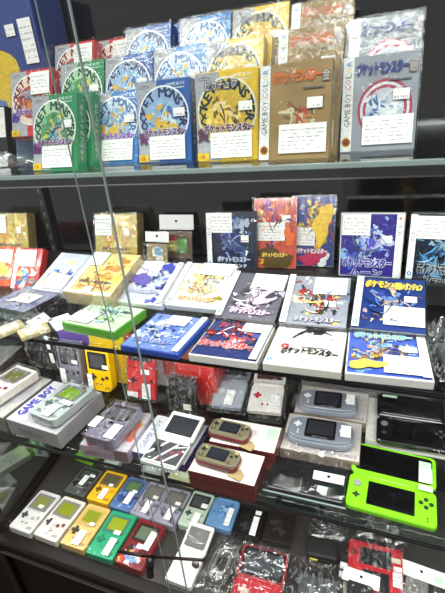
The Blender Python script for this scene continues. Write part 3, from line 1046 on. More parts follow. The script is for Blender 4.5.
# gold boxes
def gold_box(label, w, h, t, seed, labels, title='ポケットモンスター', title2='ハートゴールド', side=(176, 150, 70), base=(214, 188, 96), white=0):
    o = thing('game_box', label, 'game box', BX)
    m = MB(); m.box(-w / 2, w / 2, 0, h, 0, t, P(side, .35, metal=.3), .0014); m.build('carton', o)
    a = Art(w, h, t, coat=.5)
    a.rect(.01, .01, .99, .99, base)
    rnd = random.Random(seed)
    pal = [(240, 214, 100), (230, 160, 70), (250, 232, 150), (206, 150, 60), (244, 200, 70)]
    for k in range(12):
        a.blob(.55 + rnd.gauss(0, .18), .6 + rnd.gauss(0, .16), rnd.uniform(.06, .16), rnd.uniform(.05, .13), pal[k % 5], seed + k, .6)
    for k in range(24):
        a.blob(.52 + rnd.gauss(0, .2), .58 + rnd.gauss(0, .18), rnd.uniform(.015, .05), rnd.uniform(.015, .05), (pal + [(200, 110, 60), (150, 110, 50)])[k % 7], seed + 40 + k, .7)
    if white:
        a.rect(.01, .01, .13, .99, (240, 238, 232))
        a.rect(.01, .01, .99, .06, (236, 234, 228))
    a.text(title, .18, .24, wu=.66, hv=.075, c=(90, 60, 110), bold=.04)
    a.text(title2, .22, .11, wu=.66, hv=.11, c=(190, 80, 40), out=(250, 226, 130), bold=.04)
    a.build('printed_cover', o)
    s = MB()
    vs, fs, tw, th = text_polys(title)
    k = h * .7 / tw
    s.quads([[(w / 2 + .0006, h * .85 - vs[i][0] * k, t * .3 + vs[i][1] * k) for i in f] for f in fs], P((110, 80, 40), .5))
    s.build('spine_print', o)
    for i, (u, v, lw, lh, kd) in enumerate(labels):
        sticker(o, -w / 2 + u * w, v * h, lw * w, lh * h, t + .004, 'condition_label' if kd == 'c' else 'price_label', 5 if kd == 'c' else 1, seed + i)
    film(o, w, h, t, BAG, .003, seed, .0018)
    return o
gb1 = gold_box('upright gold boxed game in the middle shelf back row, left of the peg packs', .132, .128, .034, 41, ((.03, .55, .40, .42, 'c'), (.72, .55, .12, .14, 'p')))
put(gb1, (-.733, .888, -.360), 0, 74, .132, .034)
put(dup(gb1, 'gold boxed game cut off by the left edge of the picture'), (-1.105, .888, -.360), 2, 74, .132, .034)
gb2 = gold_box('thick gold boxed game lying on the sloping stand with a figure set inside', .136, .142, .036, 45, ((.03, .64, .36, .33, 'c'), (.42, .03, .16, .12, 'p')), side=(190, 164, 110), base=(240, 222, 150), white=1)
put(gb2, (-.672, .676, -.352), -4, 20, .136, .036)
# peg packs
def peg_pack(label, w, h, t, seed, cols, hh):
    o = thing('peg_pack', label, 'accessory pack', 'hanging packs on the middle shelf')
    m = MB()
    rnd = random.Random(seed)
    m.box(-w * .44, w * .44, .006, h - hh - .004, 0, t * .35, P(cols[0], .5), .001)
    for k in range(5):
        x, y = rnd.uniform(-.36, .05) * w, rnd.uniform(.08, .5) * (h - hh)
        m.box(x, x + w * .3, y, y + (h - hh) * .34, t * .35, t * (.45 + .08 * k), P(cols[1 + k % (len(cols) - 1)], .4), .001)
    m.build('contents', o)
    hang_header(o, w, hh, h - hh, t * .2, seed)
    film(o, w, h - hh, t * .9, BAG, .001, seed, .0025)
    return o
pk = peg_pack('larger peg pack with white header and green and red contents beside the gold box', .098, .118, .016, 51, [(120, 90, 70), (110, 170, 90), (190, 60, 50), (226, 210, 120), (90, 150, 80)], .038)
put(pk, (-.552, .915, -.360), 0, 78, .098, .016)
pk2 = peg_pack('smaller peg pack with white header standing in front of the larger one', .070, .085, .012, 53, [(170, 150, 110), (120, 170, 200), (230, 226, 214), (190, 170, 120)], .026)
put(pk2, (-.577, .880, -.360), -3, 76, .070, .012)

# leaning boxes at the left
def lean_box(label, w, h, t, body, strip, pal, seed, lab, title=None, side=None):
    o = thing('game_box', label, 'game box', 'leaning boxed games at the left of the middle shelf')
    m = MB(); m.box(-w / 2, w / 2, 0, h, 0, t, P(side or body, .4, coat=.2), .001); m.build('carton', o)
    a = Art(w, h, t, coat=.4)
    a.rect(.01, .01, .99, .99, body)
    rnd = random.Random(seed)
    for k in range(14):
        a.blob(min(max(.55 + rnd.gauss(0, .2), .2), .85), min(max(.36 + rnd.gauss(0, .18), .12), .8), rnd.uniform(.06, .15), rnd.uniform(.05, .12), pal[k % len(pal)], seed + k, .7)
    a.rect(.01, .01, .15, .99, strip)
    a.text('GAME BOY ADVANCE', .115, .2, wu=.6, hv=.07, c=(60, 70, 150), rot=90)
    if title:
        a.text(title, .22, .16, wu=.7, hv=.10, c=(240, 220, 90), out=(40, 70, 150))
    a.build('printed_cover', o)
    for i, (u, v, lw, lh) in enumerate(lab):
        sticker(o, -w / 2 + u * w, v * h, lw * w, lh * h, t + .0034, 'condition_label', 4, seed + i)
    film(o, w, h, t, FILM, .002, seed, .001)
    return o
lb = lean_box('red leaning boxed game with white label at the left of the middle shelf', .088, .112, .022, (206, 46, 50), (236, 236, 236), [(250, 214, 60), (60, 110, 190), (120, 190, 220), (240, 240, 236), (50, 60, 80)], 61, ((.2, .55, .62, .40),), PM)
put(lb, (-.935, .765, -.4015), 3, 56, .088, .022)
lb2 = lean_box('orange and red leaning boxed game cut off by the left edge', .088, .112, .022, (214, 90, 50), (236, 236, 236), [(236, 200, 70), (226, 120, 60), (190, 60, 50), (240, 226, 180)], 63, ((.3, .60, .6, .32),), PM, (200, 50, 50))
put(lb2, (-1.030, .770, -.4015), 3, 56, .088, .022)
lb3 = lean_box('white leaning boxed game with blue title, between the red and gold boxes', .100, .128, .022, (206, 214, 232), (240, 240, 240), [(70, 90, 190), (236, 226, 170), (120, 150, 220), (232, 236, 244), (226, 190, 90)], 65, ((.25, .04, .7, .36),), PM, (226, 228, 234))
put(lb3, (-.792, .706, -.366), -5, 24, .100, .022)

# sloping middle row
SL = 20
def slope(o, x, y, yaw, t=DT, w=DW, dz=0.0):
    z = -.3765 + (y - .67) * math.tan(R(SL)) + dz
    return put(o, (x, y, z), yaw, SL, w, t)
e = keep_case('white case with purple and silver-blue bird art lying right of the thick gold box', WS, 'r', (214, 218, 232), [(110, 90, 180), (80, 90, 190), (170, 190, 226), (230, 234, 242), (70, 60, 150)], PM, (150, 150, 190), (236, 238, 244), S2, 71,
              labels=((.02, .62, .56, .36, 'c'),), case=(232, 232, 234), mid=.58, ty=.2, th=.10, bag=True, splash=((.3, .52, .2, .14, (112, 96, 180)), (.74, .84, .12, .11, (74, 80, 180))))
slope(e, -.548, .688, -2.0)
f = keep_case('white case with yellow and grey art lying between the purple and pink cases', WS, 'l', (236, 234, 226), [(240, 206, 100), (230, 200, 150), (170, 170, 180), (226, 160, 110), (245, 226, 160), (206, 206, 210)], PM, (206, 150, 70), (246, 240, 226), S2, 73,
              labels=((.36, .70, .60, .28, 'c'),), case=(214, 214, 212), mid=.5, ty=.10, th=.1)
slope(f, -.4215, .690, -1.5)
g = keep_case('dark-edged case with pale pink dragon art lying left of the centre gap', WS, 'l', (110, 108, 120), [(206, 190, 206), (226, 214, 226), (110, 110, 120), (190, 160, 190), (70, 72, 80)], PM, (226, 206, 222), (150, 120, 150), S2, 75,
              labels=((.40, .62, .56, .34, 'c'), (.0, .93, .01, .01, 'p')), case=(40, 40, 42), mid=.5, ty=.10, th=.11, splash=((.72, .45, .16, .14, (206, 190, 206)), (.8, .5, .08, .06, (70, 70, 78))))
slope(g, -.301, .669, -2.5)
hcase = keep_case('grey and gold striped dragon case with white label lying left of the starry blue case', WS, 'l', (160, 164, 176), [(200, 170, 90), (170, 60, 60), (226, 228, 232), (96, 104, 130), (214, 206, 190), (60, 70, 100)], PM, (190, 190, 200), (90, 90, 110), S2, 77,
                  labels=((.44, .60, .50, .34, 'c'), (.64, .36, .16, .10, 'p')), case=(46, 46, 50), mid=.5, ty=.06, th=.1)
slope(hcase, -.173, .667, 1.5)
icase = keep_case('starry blue case with yellow title, rightmost on the sloping stand', WS, 'l', (40, 62, 130), [(70, 100, 170), (120, 150, 206), (40, 50, 110), (150, 130, 150), (214, 190, 160), (60, 80, 160)], 'ポケモン', (250, 214, 60), (40, 60, 120), S2, 79,
                  labels=((.44, .10, .53, .33, 'c'), (.70, .52, .17, .11, 'p')), case=(40, 44, 54), mid=.4, ty=.77, th=.14, tw=.40, tx=.15)
a = Art(DW, DH, DT + .0018); a.text('不思議のダンジョン', .52, .76, wu=.42, hv=.14, c=(250, 226, 90), out=(40, 60, 120), bold=.04); a.build('title_print', icase)
slope(icase, -.046, .672, -.5)

# front row lying flat
ZS = -.4018
mc = keep_case('flat blue-edged case with royal blue sea art at the shelf front', WS, 'r', (120, 146, 210), [(60, 80, 170), (214, 222, 240), (150, 176, 226), (70, 90, 170), (230, 234, 244), (226, 230, 240)], PM, (60, 80, 170), (216, 224, 244), F2, 81,
               case=(40, 74, 176), mid=.5, ty=.14, th=.11, t=.0125, labels=((.36, .66, .36, .28, 'c'),))
lay(mc, -.380, .616, ZS, -2.6, DH)
nc = keep_case('flat white-edged case with red dragon on navy at the shelf front', WS, 'r', (52, 62, 116), [(206, 60, 60), (226, 110, 100), (60, 70, 130), (236, 220, 216), (190, 40, 50), (90, 100, 160)], PM, (214, 50, 56), (240, 226, 226), F2, 83,
               case=(232, 230, 226), mid=.58, ty=.20, th=.14, tw=.92, labels=((.55, .66, .42, .30, 'c'),))
lay(nc, -.241, .615, ZS, 0, DH)
oc = keep_case('flat white case with bold black lettering at the shelf front', WS, 'l', (238, 236, 232), [(90, 80, 84), (60, 56, 60), (206, 202, 198)], PM, (22, 20, 22), (214, 210, 206), F2, 85,
               case=(226, 222, 214), mid=.72, ty=.24, th=.15, tw=.86, labels=((.40, .42, .40, .30, 'c'),), nblob=2, arch=.3)
a = Art(DW, DH, DT + .0019)
for q in ((.30, .66, .62, .92, .03), (.45, .80, .90, .86, .03), (.42, .86, .78, .94, .025), (.32, .72, .24, .60, .02), (.55, .84, .86, .72, .018)):
    a.streak(*q, (44, 40, 44))
a.ring(.21, .42, .055, .05, .5, (206, 60, 64))
a.build('cover_emblem', oc)
lay(oc, -.110, .618, ZS, 1.2, DH)
pc = keep_case('flat white-edged case with bright blue and orange art, frontmost right', WS, 'r', (70, 100, 196), [(230, 160, 100), (120, 170, 230), (236, 206, 90), (60, 80, 180), (150, 190, 236), (240, 190, 150)], PM, (120, 190, 236), (240, 230, 170), F2, 87,
               case=(236, 234, 230), mid=.52, ty=.76, th=.14, tw=.85, labels=((.45, .05, .53, .36, 'c'), (.68, .50, .18, .12, 'p')), splash=((.25, .18, .2, .1, (226, 200, 90)),))
lay(pc, .0175, .622, ZS, 2.5, DH)
lc = keep_case('flat bright green case with pale landscape art beside the blue-edged case', None, None, (206, 222, 196), [(150, 190, 210), (190, 214, 180), (120, 170, 190), (232, 236, 226), (160, 200, 120)], None, None, None, F2, 89,
               w=.142, h=.104, t=.020, case=(98, 170, 56), mid=.6, labels=((.04, .08, .42, .42, 'c'),))
lay(lc, -.540, .640, ZS, -6, .104)
jc = keep_case('flat dark case with silvery blue cover at the left front of the middle shelf', None, None, (150, 156, 184), [(200, 206, 222), (96, 104, 150), (220, 224, 232), (120, 130, 170)], None, None, None, F2, 91,
               w=.132, h=.116, t=.026, case=(30, 30, 34), mid=.5, labels=((.30, .3, .5, .36, 'c'),), bag=True)
s = MB(); front_text(s, 'ポケットモンスター', -.01, .058, .007, .018, P((120, 190, 214), .4)); s.build('spine_print', jc)
lay(jc, -.782, .672, ZS, -8, .116)
# two small bagged packs on the edge
def cart_pack(label, seed):
    o = thing('cartridge_pack', label, 'accessory pack', 'bagged packs at the front of the middle shelf')
    m = MB(); m.box(-.022, .022, 0, .058, 0, .010, P((206, 190, 140), .4), .002)
    m.box(-.016, .016, .008, .048, .010, .0112, P((226, 222, 206), .4)); m.build('cartridge', o)
    mm = hang_header(o, .07, .045, .066, .004, seed)
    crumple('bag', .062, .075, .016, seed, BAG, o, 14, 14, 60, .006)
    return o
lay(cart_pack('small bagged cartridge with hang card, left of two at the left front', 95), -.722, .596, ZS, -28, .12)
lay(cart_pack('small bagged cartridge with hang card, right of two at the left front', 97), -.655, .598, ZS, -34, .12)
# crumpled bag at the right front
o = thing('clear_bag', 'crumpled clear bagged accessory at the right end of the middle shelf', 'accessory pack')
m = MB(); m.box(-.03, .03, .01, .12, 0, .012, P((60, 60, 62), .4), .002); m.build('contents', o)
crumple('bag', .10, .15, .05, 98, BAG, o, base=.012)
lay(o, .128, .625, ZS, 8, .13)

# ================================================================== LOWER GLASS SHELF
ZL = -.7168
BK = 'boxed consoles standing at the back of the lower glass shelf'
FR = 'consoles lying on their boxes at the front of the lower glass shelf'
SLEEVED = 'sleeved handheld consoles in the tray'

def carton_up(label, cx, y, w, h, d, col, cat='console box', yaw=0.0, group=None, z=ZL, lab=None, fm=FILM, seed=0, art=None, name='console_box', topcol=None):
    """a carton standing upright: x width, h up, d deep, front face at y"""
    o = thing(name, label, cat, group)
    m = MB(); m.box(-w / 2, w / 2, 0, h, 0, d, P(col, .4, coat=.2), .0014)
    if topcol:
        m.box(-w / 2 + .001, w / 2 - .001, h - .001, h + .0004, .001, d - .001, P(topcol, .4))
    m.build('carton', o)
    a = Art(w, h, d)
    a.rect(.02, .02, .98, .98, col)
    if art:
        art(a)
    a.build('printed_front', o)
    if lab:
        for i, (u, v, lw, lh) in enumerate(lab):
            sticker(o, -w / 2 + u * w, v * h, lw * w, lh * h, d + .004, 'price_label', 3, seed + i)
    if fm:
        film(o, w, h, d, fm, .003, seed, .0018)
    put(o, (cx - w / 2, y, z), yaw, 89, w, d)
    return o

carton_up('black bagged carton with white price strip, upper of two at the left', -.990, .846, .115, .060, .07, (34, 34, 36), z=ZL + .0665, lab=((.80, .1, .12, .8),), fm=BAG, seed=101, group=BK)
carton_up('black bagged carton with white price strip, lower of two at the left', -.990, .842, .118, .064, .08, (30, 30, 32), lab=((.82, .4, .13, .55),), fm=BAG, seed=102, group=BK)
carton_up('purple console box standing left of the yellow one', -.826, .829, .118, .166, .06, (104, 58, 158), seed=103, group=BK, art=lambda a: a.text('GAME BOY', .86, .2, wu=.5, c=(220, 210, 236), rot=90))
hc = handheld('clear grey handheld standing against the purple box', P((136, 132, 146), .25, coat=.5), DARK, P((80, 78, 84), .15, coat=.5), P((70, 66, 78), .4), P((70, 66, 78), .4), w=.080, h=.136, t=.024, seed=104, film_mat=BAG, clearbody=True,
              stick=((.06, .05, .24, .36), (.66, .56, .26, .09)), amp=.002, logo=False, group=BK)
put(hc, (-.868, .780, ZL + .001), 0, 83, .080, .024)
carton_up('yellow console box standing right of the purple one', -.712, .827, .122, .158, .06, (238, 196, 36), seed=105, group=BK, art=lambda a: a.text('GAME BOY', .95, .2, wu=.6, c=(190, 120, 40), rot=90))
hy = handheld('bright yellow handheld with black screen standing against the yellow box', P((246, 196, 16), .3, coat=.4), P((40, 38, 36), .2), P((60, 60, 58), .12, coat=.5), P((60, 48, 40), .4), P((60, 48, 40), .4), w=.080, h=.134, t=.026, seed=106, film_mat=False,
              stick=((.02, .06, .22, .34), (.72, .57, .26, .09)), logo=False, group=BK, rbr=.022)
put(hy, (-.766, .777, ZL + .001), -1, 82, .080, .026)
carton_up('white console box in a loose clear bag behind the red flip handheld', -.553, .848, .098, .140, .05, (222, 216, 216), seed=107, group=BK, fm=BAG, art=lambda a: (a.blob(.7, .4, .2, .3, (206, 90, 90), 4), a.text('GAME BOY', .3, .1, wu=.5, c=(120, 120, 130), rot=90)))
rs = flip_handheld('red flip handheld standing open on end in a clear bag', P((206, 34, 44), .3, coat=.4), P((214, 44, 52), .35), P((48, 50, 56), .12, coat=.5), P((70, 20, 24), .4), P((70, 20, 24), .4), w=.088, h=.087, ang=4, seed=108, bezel=P((196, 40, 48), .3), stick=((.02, .04, .38, .16), (.55, .02, .3, .5), (.52, .82, .3, .16)), group=BK)
put(rs, (-.638, .778, ZL + .001), 1, 74, .088, .012)
carton_up('red console box lying behind the black console in film', -.430, .800, .108, .116, .10, (206, 44, 42), seed=109, group=BK, fm=BAG, topcol=(226, 96, 60))
o = thing('handheld_console', 'black bagged console standing in front of the red box', 'handheld console', BK)
m = MB(); m.prism(rr(.078, .094, .004, 0, .047), 0, .020, P((26, 26, 27), .25, coat=.4), .002)
m.build('body', o)
m = MB(); m.box(-.030, .030, .045, .085, .020, .0206, P((44, 44, 47), .12, coat=.5)); m.build('screen', o)
sticker(o, .002, .006, .022, .018, .026, 'price_label', 2, 8, P((226, 222, 206), .6))
film(o, .078, .094, .022, BAG, .004, 110, .0035)
put(o, (-.496, .764, ZL), 0, 85, .078, .020)

def flatlay(o, BL, yaw, tilt, w, t):
    return put(o, BL, yaw, tilt, w, t)
ss = flip_handheld('silver flip handheld lying open in a clear bag, left of the white and red one', P((150, 156, 166), .3, metal=.3), P((170, 176, 184), .3), P((56, 60, 66), .12, coat=.5), P((206, 208, 212), .4), P((206, 208, 212), .4), ang=6, seed=112, stick=((.42, .06, .26, .55),), bezel=P((120, 124, 132), .3), flare=.012)
fsx = flip_handheld('white and red flip handheld lying open, right of the silver one', P((228, 222, 214), .4), P((232, 228, 222), .4), P((80, 50, 54), .12, coat=.5), P((190, 40, 50), .4), P((190, 40, 50), .4), ang=6, seed=113, stick=((.62, .10, .32, .5),), bezel=P((214, 208, 202), .4), flare=.010)
for label, x, y, w, h, c in (('plain dark box under the open silver flip handheld', -.348, .850, .078, .14, (58, 58, 62)), ('plain dark grey box under the white and red flip handheld', -.246, .845, .082, .15, (64, 62, 62))):
    t = .016 if x < -.3 else .028
    o = product_box(label, w, h, t, c, c, None, None, 114, None)
    lay(o, x, y, ZL, 4, h)
put(ss, (-.380, .762, ZL + .033), 4, 13, .082, .012)
put(fsx, (-.280, .754, ZL + .045), 6, 10, .082, .012)

# big boxes at the left front
def art_game(a):
    a.rect(.02, .03, .24, .97, (206, 204, 214))
    a.text('GAME BOY', .20, .14, wu=.72, hv=.15, c=(70, 66, 160), rot=90, bold=.05)
    a.blob(.62, .5, .3, .34, (168, 166, 172), 4, .3)
gbx = product_box('large grey console box lettered in purple, under the clear handheld', .172, .166, .046, (150, 148, 150), (186, 186, 190), FR, art_game, 120, FILM,
                  front=lambda s, w, h, t: front_text(s, 'GAME BOY', -.05, .04, .012, .030, P((110, 108, 118), .5)))
lay(gbx, -.768, .648, ZL, -4, .166)
gbx2 = product_box('large grey-brown console box under the white handheld at far left', .136, .170, .046, (122, 112, 108), (190, 186, 180), FR, art_game, 121, BAG)
lay(gbx2, -.932, .660, ZL, -4, .170)
hw = handheld('white handheld with olive screen lying on a box at far left', P((226, 218, 206), .4), P((120, 114, 122), .4), P((104, 104, 52), .2, coat=.4), P((40, 40, 44), .4), P((140, 36, 66), .4), w=.09, h=.146, t=.026, seed=122, film_mat=BAG, stick=((.12, .02, .52, .30),), rbr=.018, amp=.002, group=FR)
lay(hw, -.944, .664, ZL + .0525, -9, .146)
hg_ = handheld('clear mint handheld with lime screen lying on the grey box', P((176, 186, 182), .3, coat=.5), P((110, 112, 112), .3), P((116, 152, 30), .2, coat=.4), P((70, 92, 84), .4), P((96, 112, 106), .4), w=.088, h=.134, t=.024, seed=123, film_mat=BAG, stick=((.44, .03, .30, .30), (.56, .40, .4, .10)), clearbody=True, logo=False, rbr=.018, amp=.002, group=FR)
lay(hg_, -.729, .642, ZL + .0525, -8, .138)

# clear violet on its box
def art_gbc(a):
    a.blob(.6, .7, .3, .25, (190, 170, 120), 3, .4)
    a.blob(.85, .5, .12, .25, (206, 110, 90), 5, .4)
    a.blob(.2, .2, .2, .15, (196, 70, 90), 6, .4)
    a.blob(.3, .8, .18, .16, (110, 80, 120), 8, .4)
gcb = product_box('pale violet printed console box under the smoky handheld', .124, .130, .034, (176, 158, 172), (206, 198, 206), FR, art_gbc, 125, BAG,
                  front=lambda s, w, h, t: (front_text(s, 'GAME BOY', -.055, -.01, .008, .02, P((100, 40, 90), .5)), front_text(s, 'COLOR', -.008, .018, .008, .02, P((120, 70, 120), .5)),
                                            s.quads([[(.025, -.0005, .003), (.06, -.0005, .003), (.06, -.0005, .031), (.025, -.0005, .031)]], P((120, 96, 104), .5))))
lay(gcb, -.566, .626, ZL, 4, .130)
hv = handheld('smoky violet clear handheld lying on its pale violet box', P((118, 110, 130), .25, coat=.5), P((54, 52, 58), .2), P((92, 92, 98), .15, coat=.5), P((120, 116, 134), .4), P((126, 122, 140), .4), w=.080, h=.122, t=.026, seed=126, film_mat=BAG, stick=((.66, .04, .30, .36), (-.08, .20, .26, .28)), clearbody=True, logo=False, rbr=.02, amp=.002, group=FR)
lay(hv, -.563, .618, ZL + .040, -3, .122)

# white and navy patterned flip handheld on a blue box
def art_sp(a):
    a.rect(.01, .01, .30, .99, (228, 228, 232))
    a.text('GAME BOY', .20, .12, wu=.76, hv=.11, c=(50, 70, 150), rot=90)
    a.rect(.30, .01, .99, .99, (200, 200, 204))
spb = product_box('white and dark blue console box under the black and white flip handheld', .140, .126, .022, (56, 50, 120), (214, 214, 220), FR, art_sp, 128, BAG)
lay(spb, -.434, .642, ZL, -2, .126)
def padlook(lo, w, h, z):
    m = MB()
    for k, (x0, y0, x1, y1, wd) in enumerate(((-.46, .30, -.1, .92, .035), (-.2, .10, .2, .88, .03), (.02, .08, .44, .70, .03), (-.44, .08, .46, .08, .03), (-.44, .94, .46, .94, .03), (.15, .72, .46, .86, .02))):
        x0, x1, y0, y1 = x0 * w, x1 * w, y0 * h, y1 * h
        dx, dy = x1 - x0, y1 - y0
        Ln = math.hypot(dx, dy); nx, ny = -dy / Ln * wd * w, dx / Ln * wd * w
        zz = z + .0002 + k * .0001
        m.quads([[(x0 - nx, y0 - ny, zz), (x1 - nx, y1 - ny, zz), (x1 + nx, y1 + ny, zz), (x0 + nx, y0 + ny, zz)]], P((222, 222, 220), .4))
    m.build('panel_print', lo)
spn = flip_handheld('black and white striped flip handheld lying open on the white and blue box', P((214, 214, 212), .4), P((74, 74, 80), .35), P((52, 54, 60), .12, coat=.5), P((30, 30, 32), .4), P((150, 70, 84), .4), FR, .088, .074, .011, 10, 129, P((232, 232, 230), .35), (), padlook, FILM, True, .006)
lay(spn, -.414, .586, ZL + .026, -3, .074)

# two slim red and gold consoles on white boxes
def art_mic(a):
    a.rect(.02, .02, .98, .98, (236, 226, 222))
    a.rect(.80, .45, .97, .90, GREENTAG)
    a.text('GAME BOY', .10, .28, wu=.5, hv=.06, c=(190, 140, 140), rot=90)
def mic_front(s, w, h, t):
    s.quads([[(-w / 2 + .001, -.0004, t * .52), (w / 2 - .001, -.0004, t * .52), (w / 2 - .001, -.0004, t * .56), (-w / 2 + .001, -.0004, t * .56)]], P((60, 14, 18), .6))
RED = (100, 36, 36)
MICG = 'slim gold-faced consoles on white and red boxes'
mb1 = product_box('white-topped dark red console box at the shelf front under a gold-faced console', .142, .078, .046, RED, (228, 218, 214), MICG, art_mic, 131, FILM, front=mic_front)
lay(mb1, -.270, .585, ZL, -.5, .078)
mb2 = product_box('white-topped dark red console box behind the other of its kind', .146, .078, .048, RED, (228, 218, 214), MICG, art_mic, 132, FILM, front=mic_front)
lay(mb2, -.256, .672, ZL, .8, .078)
mc1 = wide_handheld('slim gold-faced red console on the frontmost white and red box', P((140, 134, 108), .3, metal=.5), P((96, 24, 30), .4, coat=.2), P((30, 30, 32), .2), P((38, 42, 48), .12, coat=.5), .094, .046, .019, MICG, 133, 'micro', False)
lay(mc1, -.287, .583, ZL + .0490, -4, .046)
mc2 = wide_handheld('slim gold-faced red console on the rear white and red box', P((140, 134, 108), .3, metal=.5), P((96, 24, 30), .4, coat=.2), P((30, 30, 32), .2), P((38, 42, 48), .12, coat=.5), .094, .046, .019, MICG, 134, 'micro', False)
lay(mc2, -.288, .660, ZL + .0510, -3, .046)
for cns in (mc1, mc2):     # crumpled gold card peeping out under the console
    m = MB(); m.prism([(.030, -.004), (.060, -.010), (.064, .006), (.052, .018), (.034, .012)], 0, .0012, P((164, 142, 100), .5), 0); m.build('gold_card', cns)

# two translucent blue-grey wide consoles
def art_gba(a):
    a.rect(.02, .02, .98, .98, (214, 204, 200))
    a.blob(.35, .4, .3, .3, (196, 184, 190), 3, .4)
    a.text('GAME BOY ADVANCE', .5, .05, wu=.46, hv=.09, c=(70, 50, 110))
GBG = 'translucent wide consoles on beige boxes'
ab1 = product_box('beige console box under the front translucent wide console', .166, .116, .025, (150, 134, 116), (220, 212, 206), GBG, art_gba, 136, FILM,
                  front=lambda s, w, h, t: (front_text(s, 'GAME BOY ADVANCE', -.06, .02, .008, .016, P((110, 96, 86), .5)), front_text(s, 'GAME BOY', .04, .07, .008, .017, P((70, 56, 70), .5))))
lay(ab1, -.099, .735, ZL, 1, .116)
ab2 = product_box('beige console box under the rear translucent wide console', .166, .108, .028, (150, 134, 116), (214, 202, 204), GBG, art_gba, 137, FILM)
lay(ab2, -.091, .850, ZL, 0, .108)
ICE = P((128, 134, 146), .25, coat=.5)
ga1 = wide_handheld('translucent blue-grey wide console on the front beige box', ICE, P((140, 146, 158), .3, coat=.4), P((28, 28, 32), .15, coat=.5), P((48, 50, 56), .1, coat=.6), .142, .074, .022, GBG, 138, 'gba', True, ((.80, .26, .15, .48),))
lay(ga1, -.101, .725, ZL + .0300, 2, .074)
ga2 = wide_handheld('translucent blue-grey wide console on the rear beige box', ICE, P((140, 146, 158), .3, coat=.4), P((28, 28, 32), .15, coat=.5), P((48, 50, 56), .1, coat=.6), .138, .072, .022, GBG, 139, 'gba', True, ((.80, .30, .14, .52),))
lay(ga2, -.098, .826, ZL + .0330, 3, .072)

# dual-screen slates
def dual_screen(label, shell, face, w, h, t, seed, gap=.006, ang=3, stick=(), fm=FILM, upface=None, pad=None, btn=None):
    o = thing('dual_screen_console', label, 'handheld console', None)
    m = MB()
    m.prism(rr(w, h, .010, 0, h / 2), 0, t, shell, .003, 3)
    m.prism(rr(w * .985, h * .97, .009, 0, h / 2), t - .0004, t + .0005, face, .0003, 1)
    lo = m.build('lower_half', o)
    z = t + .0005
    m = MB(); m.box(-w * .265, w * .265, h * .16, h * .86, z, z + .0008, SCREENB); m.build('touch_screen', lo)
    m = MB(); m.cyl(-w * .39, h * .70, z, z + .004, w * .05, pad or P((150, 156, 140), .4), 20, .001); m.build('circle_pad', lo)
    dk = btn or P((40, 56, 36), .4)
    d = MB(); cx, cy, q, r_ = -w * .39, h * .36, w * .014, w * .042
    d.prism([(cx - q, cy - r_), (cx + q, cy - r_), (cx + q, cy - q), (cx + r_, cy - q), (cx + r_, cy + q), (cx + q, cy + q), (cx + q, cy + r_), (cx - q, cy + r_), (cx - q, cy + q), (cx - r_, cy + q), (cx - r_, cy - q), (cx - q, cy - q)], z, z + .002, dk, .0004, 1)
    d.build('direction_pad', lo)
    for dx, dy in ((.055, 0), (-.055, 0), (0, .055), (0, -.055)):
        d = MB(); d.cyl(w * (.385 + dx), h * .60 + w * dy, z, z + .0025, w * .026, dk, 16, .0006); d.build('button', lo)
    for dy in (.2, .12):
        d = MB(); d.cyl(w * .40, h * dy, z, z + .001, w * .010, dk, 10); d.build('menu_button', lo)
    hg = MB(); hg.tube([(-w * .46, h + gap * .4, t * .8), (w * .46, h + gap * .4, t * .8)], .0045, shell, 10); hg.build('hinge', o)
    M = Matrix.Translation((0, h + gap, t * .4)) @ Matrix.Rotation(R(ang), 4, 'X')
    m = MB()
    m.prism(rr(w, h, .010, 0, h / 2), 0, t * .8, shell, .003, 3, M)
    up = m.build('upper_half', o)
    m = MB(); m.prism(rr(w * .91, h * .82, .007, 0, h * .50), t * .8 - .0004, t * .8 + .0006, upface or SCREENB, .0003, 1, M); m.build('screen', up)
    for (u, v, lw, lh, mt) in stick:
        sticker(o, -w / 2 + u * w, v * h, lw * w, lh * h, t + .008, 'price_label', 3, seed, mt)
    film(o, w, h * 2 + gap, t + .003, fm, .005, seed, .002, flare=.006)
    return o
LIME = P((134, 222, 30), .3, coat=.4)
ds = dual_screen('lime green dual-screen console lying open at the right', LIME, LIME, .158, .078, .0125, 141, stick=((.80, 1.15, .15, .48, PAPER), (.80, 1.62, .14, .22, GREENTAG), (.80, .90, .15, .16, PAPER)))
lay(ds, .048, .660, ZL, -3, .164)
db = dual_screen('glossy black dual-screen console lying open behind the lime green one', P((16, 16, 18), .2, coat=.6), P((20, 20, 22), .2, coat=.6), .146, .076, .0125, 142, pad=P((120, 122, 124), .4), btn=P((50, 50, 54), .3), stick=((.08, 1.86, .22, .12, GREENTAG),))
o = product_box('white console box showing its left edge under the black dual-screen console', .166, .150, .020, (226, 222, 214), (232, 228, 222), None, None, 143, None)
lay(o, .074, .830, ZL, 1, .150)
lay(db, .086, .826, ZL + .0205, 1, .160)
carton_up('black carton with pink and white labels at the right edge of the picture', .215, .80, .12, .075, .10, (22, 22, 24), lab=((.04, .55, .16, .38), (.04, .2, .16, .24)), seed=144)
